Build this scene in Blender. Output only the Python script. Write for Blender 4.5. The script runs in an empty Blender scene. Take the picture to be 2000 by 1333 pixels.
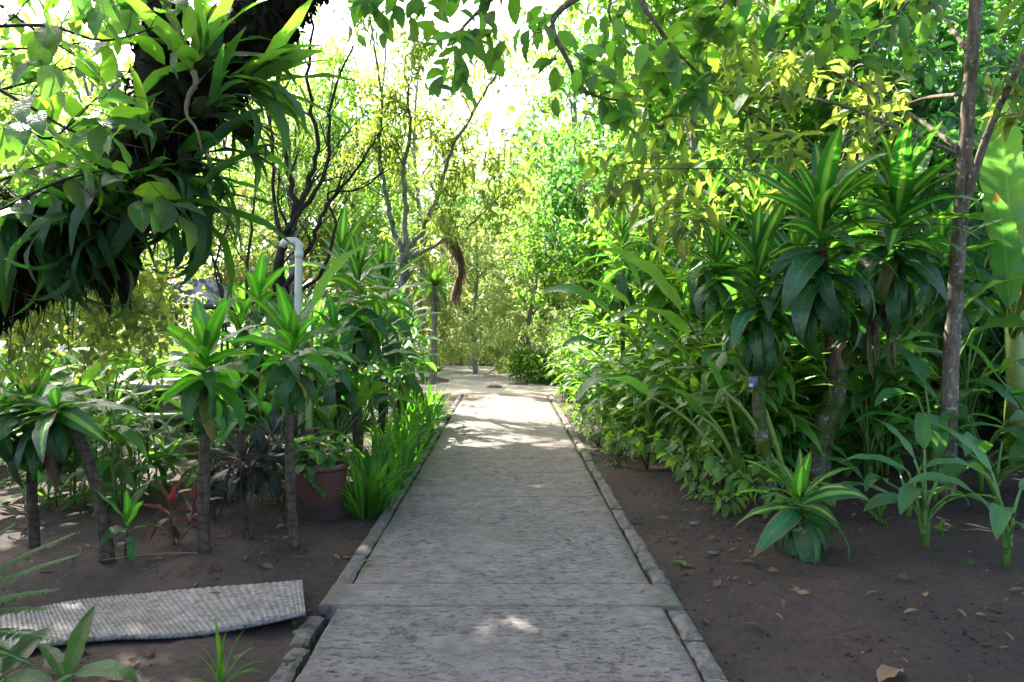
import bpy, math, random
import numpy as np
from mathutils import Vector, Matrix

R = math.radians
random.seed(7)
rng = np.random.default_rng(7)
scene = bpy.context.scene
C = scene.collection

# ------------------------------------------------------------------ camera, sky, sun, exposure
cam_d = bpy.data.cameras.new('camera'); cam = bpy.data.objects.new('camera', cam_d); C.objects.link(cam)
cam.location = (0, 0, 1.45); cam.rotation_euler = (R(90), 0, 0)
cam_d.sensor_width = 36; cam_d.lens = 27; cam_d.shift_x = 0.0045; cam_d.shift_y = -0.01975
cam_d.clip_start = 0.05; cam_d.clip_end = 2000
scene.camera = cam
SUN_AZ, SUN_EL = -39, 46
world = bpy.data.worlds.new('World'); scene.world = world; world.use_nodes = True
wn = world.node_tree; bg = wn.nodes['Background']
sky = wn.nodes.new('ShaderNodeTexSky'); sky.sky_type = 'NISHITA'; sky.sun_disc = False
sky.sun_elevation = R(SUN_EL); sky.sun_rotation = R(SUN_AZ); sky.air_density = .8; sky.dust_density = 4.0; sky.ozone_density = 1.0
wn.links.new(sky.outputs[0], bg.inputs[0]); bg.inputs[1].default_value = 0.15
sd = bpy.data.lights.new('sun', 'SUN'); sun = bpy.data.objects.new('sun', sd); C.objects.link(sun)
sd.energy = 4.2; sd.angle = R(0.5); sd.color = (1.0, 0.93, 0.82)
to_sun = Vector((math.sin(R(SUN_AZ))*math.cos(R(SUN_EL)), math.cos(R(SUN_AZ))*math.cos(R(SUN_EL)), math.sin(R(SUN_EL))))
sun.rotation_euler = (-to_sun).to_track_quat('-Z', 'Y').to_euler(); sun.location = (0, 0, 30)
vs = scene.view_settings
vs.view_transform = 'Standard'; vs.look = 'None'; vs.exposure = 2.6; vs.gamma = 1; vs.use_curve_mapping = False
cy = scene.cycles
cy.use_denoising = True; cy.max_bounces = 7; cy.diffuse_bounces = 4; cy.glossy_bounces = 2; cy.transmission_bounces = 5
cy.transparent_max_bounces = 4; cy.sample_clamp_indirect = 6; cy.caustics_reflective = False; cy.caustics_refractive = False
cy.use_adaptive_sampling = True

# ------------------------------------------------------------------ helpers
F, H, VX, VY = 1500.0, 1.45, 991.0, 627.0
def P(px, py, Y): return Vector(((px-VX)/F*Y, Y, H-(py-VY)/F*Y))
def G(px, py):
    Y = H*F/(py-VY); return Vector(((px-VX)/F*Y, Y, 0))
U = random.uniform
def link(o, parent=None):
    C.objects.link(o)
    if parent is not None: o.parent = parent
    return o
def thing(name, label, cat, loc=(0, 0, 0), group=None, rz=0):
    o = bpy.data.objects.new(name, None); C.objects.link(o); o.location = loc; o.rotation_euler = (0, 0, rz)
    o.empty_display_size = .1
    o['label'] = label; o['category'] = cat
    if group: o['group'] = group
    return o
def tag(o, label, cat, group=None):
    o['label'] = label; o['category'] = cat
    if group: o['group'] = group
    return o
def mesh_np(name, V, Q, UV=None, mat=None, smooth=True):
    V = np.asarray(V, np.float32); Q = np.asarray(Q, np.int32)
    me = bpy.data.meshes.new(name)
    me.vertices.add(len(V)); me.vertices.foreach_set('co', V.ravel())
    me.loops.add(Q.size); me.loops.foreach_set('vertex_index', Q.ravel())
    me.polygons.add(len(Q)); me.polygons.foreach_set('loop_start', np.arange(0, Q.size, Q.shape[1], dtype=np.int32))
    if UV is not None:
        uv = me.uv_layers.new(name='UVMap'); uv.data.foreach_set('uv', np.asarray(UV, np.float32)[Q.ravel()].ravel())
    me.polygons.foreach_set('use_smooth', np.full(len(Q), smooth))
    me.update(calc_edges=True); me.validate()
    if mat is not None: me.materials.append(mat)
    return me
def obj(name, me, parent=None, loc=(0, 0, 0), rot=None, s=1, kind=None):
    o = bpy.data.objects.new(name, me); link(o, parent); o.location = loc
    if rot is not None: o.rotation_euler = rot
    o.scale = (s, s, s) if not hasattr(s, '__len__') else s
    if kind: o['kind'] = kind
    return o
_ng = {}
def vn(x, y, sc, seed=0):
    g = _ng.setdefault(seed, np.random.default_rng(seed+100).random((256, 256)))
    u = x/sc; v = y/sc; i = np.floor(u).astype(int); j = np.floor(v).astype(int); fu = u-i; fv = v-j
    fu = fu*fu*(3-2*fu); fv = fv*fv*(3-2*fv)
    a = g[i % 256, j % 256]; b = g[(i+1) % 256, j % 256]; c = g[i % 256, (j+1) % 256]; d = g[(i+1) % 256, (j+1) % 256]
    return (a*(1-fu)+b*fu)*(1-fv)+(c*(1-fu)+d*fu)*fv-.5
class MB:
    """collects tubes, blocks and lathes of quads into one mesh"""
    def __init__(s): s.V = []; s.Q = []; s.n = 0
    def add(s, V, Q):
        s.V.append(np.asarray(V, float)); s.Q.append(np.asarray(Q, int)+s.n); s.n += len(V)
    def tube(s, pts, rad, k=6, lump=0):
        pts = [Vector(p) for p in pts]; n = len(pts)
        if not hasattr(rad, '__len__'): rad = [rad]*n
        V = []; up = Vector((.31, .17, .93)).normalized()
        for i, p in enumerate(pts):
            d = (pts[min(i+1, n-1)]-pts[max(i-1, 0)])
            if d.length < 1e-9: d = Vector((0, 0, 1))
            d.normalize(); a = d.cross(up)
            if a.length < .05: a = d.cross(Vector((1, 0, 0)))
            a.normalize(); b = d.cross(a)
            for j in range(k):
                t = 2*math.pi*j/k; r = rad[i]*(1+(U(-lump, lump) if lump else 0))
                V.append(p+a*(math.cos(t)*r)+b*(math.sin(t)*r))
        Q = [(i*k+j, i*k+(j+1) % k, (i+1)*k+(j+1) % k, (i+1)*k+j) for i in range(n-1) for j in range(k)]
        c0 = len(V); V.append(pts[0]); V.append(pts[-1])
        for j in range(0, k, 2):
            Q.append((c0, (j+2) % k, (j+1) % k, j)); o = (n-1)*k
            Q.append((c0+1, o+j, o+(j+1) % k, o+(j+2) % k))
        s.add([tuple(v) for v in V], Q)
    def box(s, c, d, rz=0):
        x, y, z = d[0]/2, d[1]/2, d[2]/2; b = min(x, y, z)*.18
        V = []; cs, sn = math.cos(rz), math.sin(rz)
        for zz, sx, sy in ((-z, x-b, y-b), (-z+b, x, y), (z-b, x, y), (z, x-b, y-b)):
            for a, e in ((-1, -1), (1, -1), (1, 1), (-1, 1)):
                px, py = a*sx, e*sy; V.append((c[0]+px*cs-py*sn, c[1]+px*sn+py*cs, c[2]+zz))
        Q = [(3, 2, 1, 0), (12, 13, 14, 15)]+[(i*4+j, i*4+(j+1) % 4, (i+1)*4+(j+1) % 4, (i+1)*4+j) for i in range(3) for j in range(4)]
        s.add(V, Q)
    def lathe(s, prof, k=24, c=(0, 0, 0)):
        V = [(c[0]+r*math.cos(2*math.pi*j/k), c[1]+r*math.sin(2*math.pi*j/k), c[2]+z) for r, z in prof for j in range(k)]
        Q = [(i*k+j, i*k+(j+1) % k, (i+1)*k+(j+1) % k, (i+1)*k+j) for i in range(len(prof)-1) for j in range(k)]
        s.add(V, Q)
    def mesh(s, name, mat, smooth=True):
        return mesh_np(name, np.vstack(s.V), np.vstack(s.Q), None, mat, smooth)
    def obj(s, name, mat, parent=None, kind=None, smooth=True, loc=(0, 0, 0)):
        return obj(name, s.mesh(name, mat, smooth), parent, loc, kind=kind)
def spline(pts, n=6):
    """Catmull-Rom through the points"""
    pts = [Vector(p) for p in pts]; out = []
    for i in range(len(pts)-1):
        p0 = pts[max(i-1, 0)]; p1 = pts[i]; p2 = pts[i+1]; p3 = pts[min(i+2, len(pts)-1)]
        for k in range(n):
            t = k/n; out.append(.5*((2*p1)+(p2-p0)*t+(2*p0-5*p1+4*p2-p3)*t*t+(3*p1-p0-3*p2+p3)*t**3))
    out.append(pts[-1]); return out
def lerp(a, b, t): return a+(b-a)*t
def rads(r0, r1, n): return [lerp(r0, r1, i/(n-1)) for i in range(n)]

# ------------------------------------------------------------------ materials
def newmat(name):
    m = bpy.data.materials.new(name); m.use_nodes = True; nt = m.node_tree; nt.nodes.clear()
    return m, nt
class N:
    def __init__(s, nt): s.nt = nt
    def node(s, t, **kw):
        n = s.nt.nodes.new(t)
        for k, v in kw.items(): setattr(n, k, v)
        return n
    def L(s, a, b): s.nt.links.new(a, b)
    def set(s, sock, v):
        if isinstance(v, bpy.types.NodeSocket): s.L(v, sock)
        else: sock.default_value = v
    def math(s, op, a, b=0.0, c=0.0, clamp=False):
        n = s.node('ShaderNodeMath', operation=op, use_clamp=clamp)
        for i, v in enumerate((a, b, c)): s.set(n.inputs[i], v)
        return n.outputs[0]
    def mix(s, f, a, b, mode='MIX'):
        n = s.node('ShaderNodeMix', data_type='RGBA', blend_type=mode)
        s.set(n.inputs[0], f)
        for i, v in ((6, a), (7, b)): s.set(n.inputs[i], v if isinstance(v, bpy.types.NodeSocket) else (*v, 1))
        return n.outputs[2]
    def noise(s, vec, sc, det=3, rough=.55, out=0):
        n = s.node('ShaderNodeTexNoise'); n.inputs['Scale'].default_value = sc; n.inputs['Detail'].default_value = det; n.inputs['Roughness'].default_value = rough
        if vec is not None: s.L(vec, n.inputs['Vector'])
        return n.outputs[out]
    def ramp(s, v, a, b):
        n = s.node('ShaderNodeMapRange', interpolation_type='SMOOTHSTEP'); s.set(n.inputs[0], v); s.set(n.inputs[1], a); s.set(n.inputs[2], b)
        return n.outputs[0]
    def scale(s, v, sc):
        n = s.node('ShaderNodeMapping'); s.L(v, n.inputs[0]); n.inputs['Scale'].default_value = sc; return n.outputs[0]
    def bump(s, h, st, dist=.01, nrm=None):
        n = s.node('ShaderNodeBump'); n.inputs['Strength'].default_value = st; n.inputs['Distance'].default_value = dist; s.L(h, n.inputs['Height'])
        if nrm is not None: s.L(nrm, n.inputs['Normal'])
        return n.outputs[0]
    def bsdf(s, col, rough, spec=.5, nrm=None):
        n = s.node('ShaderNodeBsdfPrincipled'); s.set(n.inputs['Base Color'], col if isinstance(col, bpy.types.NodeSocket) else (*col, 1))
        s.set(n.inputs['Roughness'], rough); n.inputs['Specular IOR Level'].default_value = spec
        if nrm is not None: s.L(nrm, n.inputs['Normal'])
        return n
    def out(s, sh):
        o = s.node('ShaderNodeOutputMaterial'); s.L(sh, o.inputs[0])

def leafmat(name, base, trans, rough=.38, tr=.42, stripe=None, sw=.12, vein='par', var=.35, brown=.15, spec=.5, midrib=.35, alt=None):
    """leaf: glossy upper skin plus light passing through; veins and stripe follow the leaf's own UV"""
    m, nt = newmat(name); n = N(nt)
    uv = n.node('ShaderNodeUVMap').outputs[0]; sep = n.node('ShaderNodeSeparateXYZ'); n.L(uv, sep.inputs[0]); u, v = sep.outputs[0], sep.outputs[1]
    oi = n.node('ShaderNodeObjectInfo').outputs['Random']; isl = n.node('ShaderNodeNewGeometry').outputs['Random Per Island']
    rnd = n.math('FRACT', n.math('ADD', n.math('MULTIPLY', oi, 7.31), n.math('MULTIPLY', isl, 3.7)))
    pos = n.node('ShaderNodeTexCoord').outputs['Object']
    off = n.node('ShaderNodeCombineXYZ'); n.L(n.math('MULTIPLY', rnd, 37.0), off.inputs[2])
    vadd = n.node('ShaderNodeVectorMath', operation='ADD'); n.L(uv, vadd.inputs[0]); n.L(off.outputs[0], vadd.inputs[1])
    uvr = vadd.outputs[0]
    au = n.math('ABSOLUTE', n.math('SUBTRACT', u, .5))
    val = n.math('ADD', n.math('MULTIPLY', rnd, 2*var), 1-var)
    bl = n.noise(n.scale(uvr, (3, 5, 1)), 1.3, 3)
    col = n.mix(n.math('MULTIPLY', bl, .35), base, tuple(c*.45 for c in base)); tcol = n.mix(n.math('MULTIPLY', bl, .3), trans, tuple(c*.6 for c in trans))
    if alt:
        f = n.ramp(n.math('FRACT', n.math('MULTIPLY', rnd, 5.7)), .35, 1.0)
        col = n.mix(n.math('MULTIPLY', f, .8), col, alt); tcol = n.mix(n.math('MULTIPLY', f, .6), tcol, tuple(min(1, c*2.6) for c in alt))
    if stripe:
        st = n.noise(n.scale(uvr, (28, .7, 1)), 1.0, 2)
        e = n.ramp(n.math('ADD', au, n.math('MULTIPLY', n.math('SUBTRACT', st, .5), .16)), sw, sw*.35)
        col = n.mix(n.math('MULTIPLY', e, .75), col, stripe); tcol = n.mix(n.math('MULTIPLY', e, .7), tcol, tuple(min(1, c*1.9) for c in stripe))
    if vein != 'par': col = n.mix(n.math('MULTIPLY', n.ramp(n.math('SINE', n.math('MULTIPLY', n.math('SUBTRACT', v, n.math('MULTIPLY', au, .45 if vein == 'pin' else .12)), 85.0 if vein == 'pin' else 150.0)), .5, 1.0), .35), col, tuple(min(1, c*2.0) for c in base))
    rib = n.ramp(au, .035, .012)
    col = n.mix(n.math('MULTIPLY', rib, midrib), col, (.22, .30, .09)); 
    if vein == 'par': h = n.math('SINE', n.math('MULTIPLY', u, 95.0))
    else: h = n.math('SINE', n.math('MULTIPLY', n.math('SUBTRACT', v, n.math('MULTIPLY', au, .45 if vein == 'pin' else .12)), 85.0 if vein == 'pin' else 260.0))
    tcol = n.mix(n.math('MULTIPLY', n.ramp(h, .55, 1.0), .3), tcol, tuple(c*.5 for c in trans))
    if brown:
        bn = n.noise(n.scale(uvr, (4, 9, 1)), 1.0, 4)
        edge = n.math('MAXIMUM', n.ramp(v, .8, 1.02), n.ramp(au, .38, .52))
        bf = n.ramp(n.math('ADD', n.math('MULTIPLY', edge, .55), n.math('ADD', bn, n.math('MULTIPLY', n.math('SUBTRACT', rnd, .5), .5))), 1.12-brown, 1.2-brown*.6)
        col = n.mix(bf, col, (.16, .09, .035)); tcol = n.mix(bf, tcol, (.30, .14, .03))
    hs = n.node('ShaderNodeHueSaturation'); n.L(col, hs.inputs['Color']); n.L(val, hs.inputs['Value']); n.L(n.math('ADD', .478, n.math('MULTIPLY', rnd, .04)), hs.inputs['Hue'])
    hs2 = n.node('ShaderNodeHueSaturation'); n.L(tcol, hs2.inputs['Color']); n.L(n.math('ADD', n.math('MULTIPLY', rnd, var), 1-var*.5), hs2.inputs['Value']); n.L(n.math('ADD', .485, n.math('MULTIPLY', rnd, .03)), hs2.inputs['Hue'])
    hh = n.math('ADD', n.math('MULTIPLY', h, .25), n.math('ADD', n.math('MULTIPLY', n.noise(n.scale(uvr, (4, 14, 1)), 1.2, 2), 2.2), n.math('MULTIPLY', rib, -1.5)))
    b = n.bsdf(hs.outputs[0], n.math('ADD', rough-.06, n.math('MULTIPLY', n.noise(n.scale(uvr, (5, 12, 1)), 2.0, 3), .16)), spec, n.bump(hh, .8, .004))
    t = n.node('ShaderNodeBsdfTranslucent'); n.L(hs2.outputs[0], t.inputs[0])
    mx = n.node('ShaderNodeMixShader'); mx.inputs[0].default_value = tr; n.L(b.outputs[0], mx.inputs[1]); n.L(t.outputs[0], mx.inputs[2])
    n.out(mx.outputs[0]); return m

def barkmat(name, c1, c2, moss=0, ring=0, mosscol=(.10, .14, .015), lichen=0, bs=.6):
    m, nt = newmat(name); n = N(nt)
    pos = n.node('ShaderNodeTexCoord').outputs['Object']
    a = n.noise(n.scale(pos, (30, 30, 7)), 1.0, 6, .65); col = n.mix(n.ramp(a, .3, .7), c1, c2)
    h = a
    if ring:
        w = n.node('ShaderNodeTexWave', bands_direction='Z'); w.inputs['Scale'].default_value = ring; w.inputs['Distortion'].default_value = 7.0; w.inputs['Detail Scale'].default_value = 2; n.L(pos, w.inputs[0])
        h = n.math('ADD', a, n.math('MULTIPLY', w.outputs['Fac'], .35)); col = n.mix(n.math('MULTIPLY', n.ramp(w.outputs['Fac'], .18, 0), .45), col, tuple(c*.35 for c in c1))
    if lichen:
        l = n.ramp(n.noise(pos, 26, 3), .60, .66); col = n.mix(n.math('MULTIPLY', l, lichen), col, (.36, .40, .36))
    if moss:
        f = n.ramp(n.noise(pos, 5, 5), .62-moss*.4, .72-moss*.25); f2 = n.noise(pos, 130, 3)
        col = n.mix(f, col, n.mix(f2, tuple(c*.4 for c in mosscol), mosscol)); h = n.math('ADD', h, n.math('MULTIPLY', n.math('MULTIPLY', f, f2), 1.5))
    n.out(n.bsdf(col, .9, .12, n.bump(h, bs, .012)).outputs[0]); return m

def plain(name, col, rough=.6, nsc=8, amt=.3, bsc=60, bs=.2, spec=.4, dirt=None):
    m, nt = newmat(name); n = N(nt); pos = n.node('ShaderNodeTexCoord').outputs['Object']
    a = n.noise(pos, nsc, 5); c = n.mix(n.math('MULTIPLY', a, amt*2), col, tuple(x*.45 for x in col))
    if dirt: c = n.mix(n.ramp(n.noise(pos, nsc*.7, 6, .7), .48, .68), c, dirt)
    n.out(n.bsdf(c, rough, spec, n.bump(n.noise(pos, bsc, 4), bs, .01)).outputs[0]); return m

M = {}
M['soil'], _nt = newmat('soil'); n = N(_nt); pos = n.node('ShaderNodeTexCoord').outputs['Object']
a = n.noise(pos, 1.1, 5); b = n.noise(pos, 26, 6, .7); c3 = n.noise(pos, 150, 4, .7)
col = n.mix(n.ramp(a, .35, .68), (.040, .0245, .019), (.080, .050, .038)); col = n.mix(n.math('MULTIPLY', n.ramp(b, .42, .72), .7), col, (.022, .015, .012))
col = n.mix(n.math('MULTIPLY', n.ramp(c3, .62, .72), .3), col, (.13, .10, .09))
n.out(n.bsdf(col, n.math('ADD', .62, n.math('MULTIPLY', b, .3)), .3, n.bump(n.math('ADD', n.math('ADD', n.math('MULTIPLY', b, 1.4), c3), n.math('MULTIPLY', n.noise(pos, 62, 5, .7), 1.6)), 1.0, .02)).outputs[0])

def concrete(name, c1, c2, pit=1.0, sheen=.5):
    m, nt = newmat(name); n = N(nt); pos = n.node('ShaderNodeTexCoord').outputs['Object']
    big = n.noise(pos, .9, 5, .6); p1 = n.noise(n.scale(pos, (17, 34, 10)), 1.0, 6, .72); fine = n.noise(pos, 180, 4, .7); mid = n.noise(pos, 7, 5, .65)
    pits = n.ramp(p1, .475, .36)
    hole = n.ramp(n.noise(n.scale(pos, (22, 48, 10)), 1.0, 2), .33, .27)
    pits = n.math('MAXIMUM', pits, n.math('MULTIPLY', hole, .9)); pits = n.math('MULTIPLY', pits, n.ramp(n.noise(pos, 1.7, 3), .25, .55))
    col = n.mix(n.ramp(mid, .3, .72), c1, c2); col = n.mix(n.math('MULTIPLY', n.ramp(big, .42, .66), .45), col, (.13, .105, .085))
    col = n.mix(n.math('MULTIPLY', pits, .78*pit), col, (.03, .028, .03)); col = n.mix(n.math('MULTIPLY', n.ramp(fine, .5, .75), .35), col, (.33, .32, .31))
    col = n.mix(n.math('MULTIPLY', n.ramp(fine, .48, .3), .4), col, (.06, .055, .055))
    rgh = n.math('SUBTRACT', .78, n.math('MULTIPLY', n.ramp(big, .55, .35), .22*sheen))
    vo = n.node('ShaderNodeTexVoronoi', feature='DISTANCE_TO_EDGE'); vo.inputs['Scale'].default_value = .9
    wv = n.node('ShaderNodeVectorMath', operation='ADD'); n.L(pos, wv.inputs[0]); wn_ = n.node('ShaderNodeVectorMath', operation='SCALE'); n.L(n.noise(pos, 5, 4, .7, out=1), wn_.inputs[0]); wn_.inputs['Scale'].default_value = .35; n.L(wn_.outputs[0], wv.inputs[1]); n.L(wv.outputs[0], vo.inputs['Vector'])
    crk = n.math('MULTIPLY', n.ramp(vo.outputs['Distance'], .007, .002), n.ramp(n.noise(pos, 1.1, 2), .5, .62)); col = n.mix(n.math('MULTIPLY', crk, .8), col, (.03, .028, .026)); pits = n.math('MAXIMUM', pits, crk)
    lx = n.node('ShaderNodeSeparateXYZ'); n.L(pos, lx.inputs[0]); ed = n.ramp(n.math('ADD', n.math('ABSOLUTE', n.math('ADD', lx.outputs[0], .033)), n.math('MULTIPLY', n.noise(pos, 6, 5, .7), .35)), .90, 1.06)
    col = n.mix(n.math('MULTIPLY', ed, .7), col, n.mix(n.ramp(n.noise(pos, 2.5, 4), .45, .6), (.065, .046, .038), (.06, .075, .03)))
    peb = n.noise(pos, 55, 3, .6)
    h = n.math('SUBTRACT', n.math('ADD', n.math('ADD', n.math('MULTIPLY', fine, .5), n.math('MULTIPLY', peb, 1.1)), n.math('MULTIPLY', mid, .8)), n.math('MULTIPLY', pits, 1.6*pit))
    n.out(n.bsdf(col, rgh, .4, n.bump(h, .75, .008)).outputs[0]); return m
M['path'] = concrete('pitted concrete', (.096, .083, .074), (.176, .154, .140))
M['band'] = concrete('smooth concrete band', (.108, .095, .086), (.182, .163, .148), .8)
m, nt = newmat('mossy kerb stone'); n = N(nt); pos = n.node('ShaderNodeTexCoord').outputs['Object']; gp = n.node('ShaderNodeNewGeometry').outputs['Position']
a = n.noise(gp, 14, 6, .65); col = n.mix(n.ramp(a, .3, .7), (.060, .053, .045), (.150, .132, .114)); mo = n.ramp(n.noise(gp, 3.2, 5, .7), .50, .64)
col = n.mix(n.math('MULTIPLY', mo, .6), col, (.055, .075, .022)); col = n.mix(n.math('MULTIPLY', n.ramp(n.noise(gp, 120, 3), .5, .7), .3), col, (.26, .25, .23))
n.out(n.bsdf(col, .85, .3, n.bump(n.math('ADD', a, n.math('MULTIPLY', n.noise(gp, 90, 4), .6)), .8, .012)).outputs[0]); M['kerb'] = m

M['drac'] = leafmat('striped dracaena leaf', (.016, .092, .020), (.09, .44, .02), .30, .34, stripe=(.30, .52, .06), sw=.20, brown=.17)
M['drac2'] = leafmat('fresh dracaena leaf', (.024, .135, .016), (.14, .58, .02), .32, .40, stripe=(.20, .42, .04), sw=.20, brown=.12)
M['drac_old'] = leafmat('older dark dracaena leaf', (.018, .092, .030), (.09, .40, .03), .26, .30, stripe=(.05, .17, .03), sw=.10, brown=.25, spec=.6)
M['drac2_old'] = leafmat('older fresh dracaena leaf', (.015, .085, .018), (.09, .42, .02), .28, .32, stripe=(.05, .18, .02), sw=.10, brown=.18, spec=.6)
M['ginger'] = leafmat('ginger leaf', (.032, .150, .016), (.25, .56, .035), .28, .40, vein='pin', brown=.13, alt=(.11, .20, .02))
M['helic'] = leafmat('paddle leaf', (.026, .130, .022), (.20, .52, .04), .32, .42, vein='trans', brown=.07, midrib=.6)
M['banana'] = leafmat('banana leaf', (.045, .15, .035), (.20, .48, .06), .40, .46, vein='trans', brown=.05, var=.15, midrib=.8)
M['canopy'] = leafmat('broad canopy leaf', (.024, .095, .016), (.26, .62, .03), .42, .52, vein='pin', brown=.17, midrib=.6, alt=(.05, .11, .035))
M['olive'] = leafmat('olive hanging leaf', (.070, .125, .022), (.44, .62, .07), .42, .52, vein='pin', brown=.06, alt=(.10, .125, .025))
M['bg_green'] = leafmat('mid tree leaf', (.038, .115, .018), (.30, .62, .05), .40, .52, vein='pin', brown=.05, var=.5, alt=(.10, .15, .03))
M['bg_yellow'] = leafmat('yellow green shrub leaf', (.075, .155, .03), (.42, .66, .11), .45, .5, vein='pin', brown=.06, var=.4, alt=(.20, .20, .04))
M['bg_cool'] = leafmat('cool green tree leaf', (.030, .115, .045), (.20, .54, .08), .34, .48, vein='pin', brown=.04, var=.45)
M['bg_pale'] = leafmat('pale lit shrub leaf', (.16, .24, .06), (.66, .82, .24), .45, .5, vein='pin', brown=.04, var=.35, alt=(.26, .27, .08))  # leaf colour raised so the far background glows as if sunlit
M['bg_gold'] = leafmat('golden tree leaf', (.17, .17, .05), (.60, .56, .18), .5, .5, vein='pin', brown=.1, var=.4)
M['epi'] = leafmat('strap fern leaf', (.014, .072, .020), (.10, .38, .025), .34, .38, brown=.14)
M['nest'] = leafmat('nest fern leaf', (.035, .12, .022), (.22, .52, .035), .40, .46, brown=.14, midrib=.7)
M['vine'] = leafmat('creeper leaf', (.06, .13, .02), (.36, .52, .05), .45, .5, vein='pin', brown=.15, var=.45, alt=(.14, .15, .03))
M['grass'] = leafmat('blade leaf', (.028, .13, .014), (.20, .60, .03), .38, .45, brown=.06, midrib=.3)
M['purple'] = leafmat('dark purple leaf', (.020, .034, .032), (.06, .09, .05), .32, .25, brown=.1, alt=(.05, .022, .035))
M['red'] = leafmat('red leaf', (.085, .014, .022), (.25, .04, .05), .4, .3, brown=.1, alt=(.06, .04, .025))
M['pot_plant'] = leafmat('soft pot plant leaf', (.05, .16, .028), (.28, .58, .06), .45, .45, vein='pin', brown=.08)
M['fern'] = leafmat('fern leaflet', (.045, .15, .025), (.22, .55, .05), .45, .45, brown=.05)
M['dead'] = leafmat('dead leaf', (.19, .125, .075), (.25, .15, .06), .8, .2, vein='pin', brown=0, var=.4, spec=.1, alt=(.12, .075, .048))
M['dead_grey'] = leafmat('withered grey leaf', (.28, .215, .15), (.40, .30, .18), .85, .35, brown=0, var=.4, spec=.1)
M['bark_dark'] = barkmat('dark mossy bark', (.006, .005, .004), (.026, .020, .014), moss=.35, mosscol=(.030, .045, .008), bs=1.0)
M['bark_black'] = barkmat('dark twig bark', (.018, .014, .013), (.060, .048, .040))
M['bark_cane'] = barkmat('ringed cane bark', (.042, .030, .020), (.105, .082, .056), ring=5, moss=.1)
M['bark_moss'] = barkmat('moss covered bark', (.07, .055, .04), (.19, .17, .13), moss=.6, ring=6, mosscol=(.075, .115, .014), lichen=.7)
M['bark_right'] = barkmat('brown lichen bark', (.085, .062, .045), (.20, .16, .12), moss=.2, lichen=.6, mosscol=(.09, .11, .03))
M['bark_grey'] = barkmat('grey lichen bark', (.12, .115, .10), (.30, .29, .26), moss=.2, lichen=.7)
M['stem'] = plain('green stem', (.09, .20, .03), .5, 20, .4)
M['stem_y'] = plain('yellow green stem', (.20, .28, .05), .45, 14, .4)
M['pvc'] = plain('weathered white pipe', (.66, .63, .50), .45, 5, .16, 90, .05, dirt=(.46, .44, .32))
m, nt = newmat('brown plastic pot'); n = N(nt); pos = n.node('ShaderNodeTexCoord').outputs['Object']; sp_ = n.node('ShaderNodeSeparateXYZ'); n.L(pos, sp_.inputs[0])
a = n.noise(pos, 7, 5, .65); col = n.mix(a, (.105, .042, .030), (.062, .027, .021)); mud = n.ramp(n.math('ADD', sp_.outputs[2], n.math('MULTIPLY', n.noise(pos, 9, 5, .7), .28)), .33, .25)
col = n.mix(n.math('MULTIPLY', mud, .85), col, (.030, .020, .016)); col = n.mix(n.math('MULTIPLY', n.ramp(n.noise(n.scale(pos, (30, 30, 4)), 1, 5, .7), .58, .72), .5), col, (.20, .13, .10)); n.out(n.bsdf(col, n.math('ADD', .42, n.math('MULTIPLY', mud, .3)), .4, n.bump(n.noise(pos, 40, 4), .12, .01)).outputs[0]); M['pot'] = m
M['stone'] = plain('pale cast stone', (.25, .235, .205), .8, 9, .3, 70, .4, dirt=(.18, .17, .14))
M['roof'] = plain('blue grey tarpaulin', (.022, .034, .06), .9, 3, .2, 30, .1, spec=.05, dirt=(.05, .06, .08))
M['metal'] = plain('dark metal', (.10, .11, .12), .5, 10, .3)
M['wall'] = plain('pale blue wall', (.55, .64, .68), .8, 2, .2, 40, .2)
M['tag'] = plain('blue grey plastic', (.10, .14, .20), .4, 10, .2)
M['white'] = plain('white paper', (.6, .6, .58), .6, 10, .2)
m, nt = newmat('grey ribbed board'); n = N(nt); pos = n.node('ShaderNodeTexCoord').outputs['Object']
a = n.noise(pos, 9, 6, .7); f = n.noise(pos, 38, 5, .75)
col = n.mix(n.ramp(a, .35, .7), (.20, .186, .175), (.105, .097, .090)); col = n.mix(n.ramp(f, .50, .60), col, (.055, .042, .036)); col = n.mix(n.ramp(n.noise(pos, 4, 6, .7), .56, .68), col, (.10, .085, .08))
n.out(n.bsdf(col, .7, .35, n.bump(f, .3, .005)).outputs[0]); M['board'] = m

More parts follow.
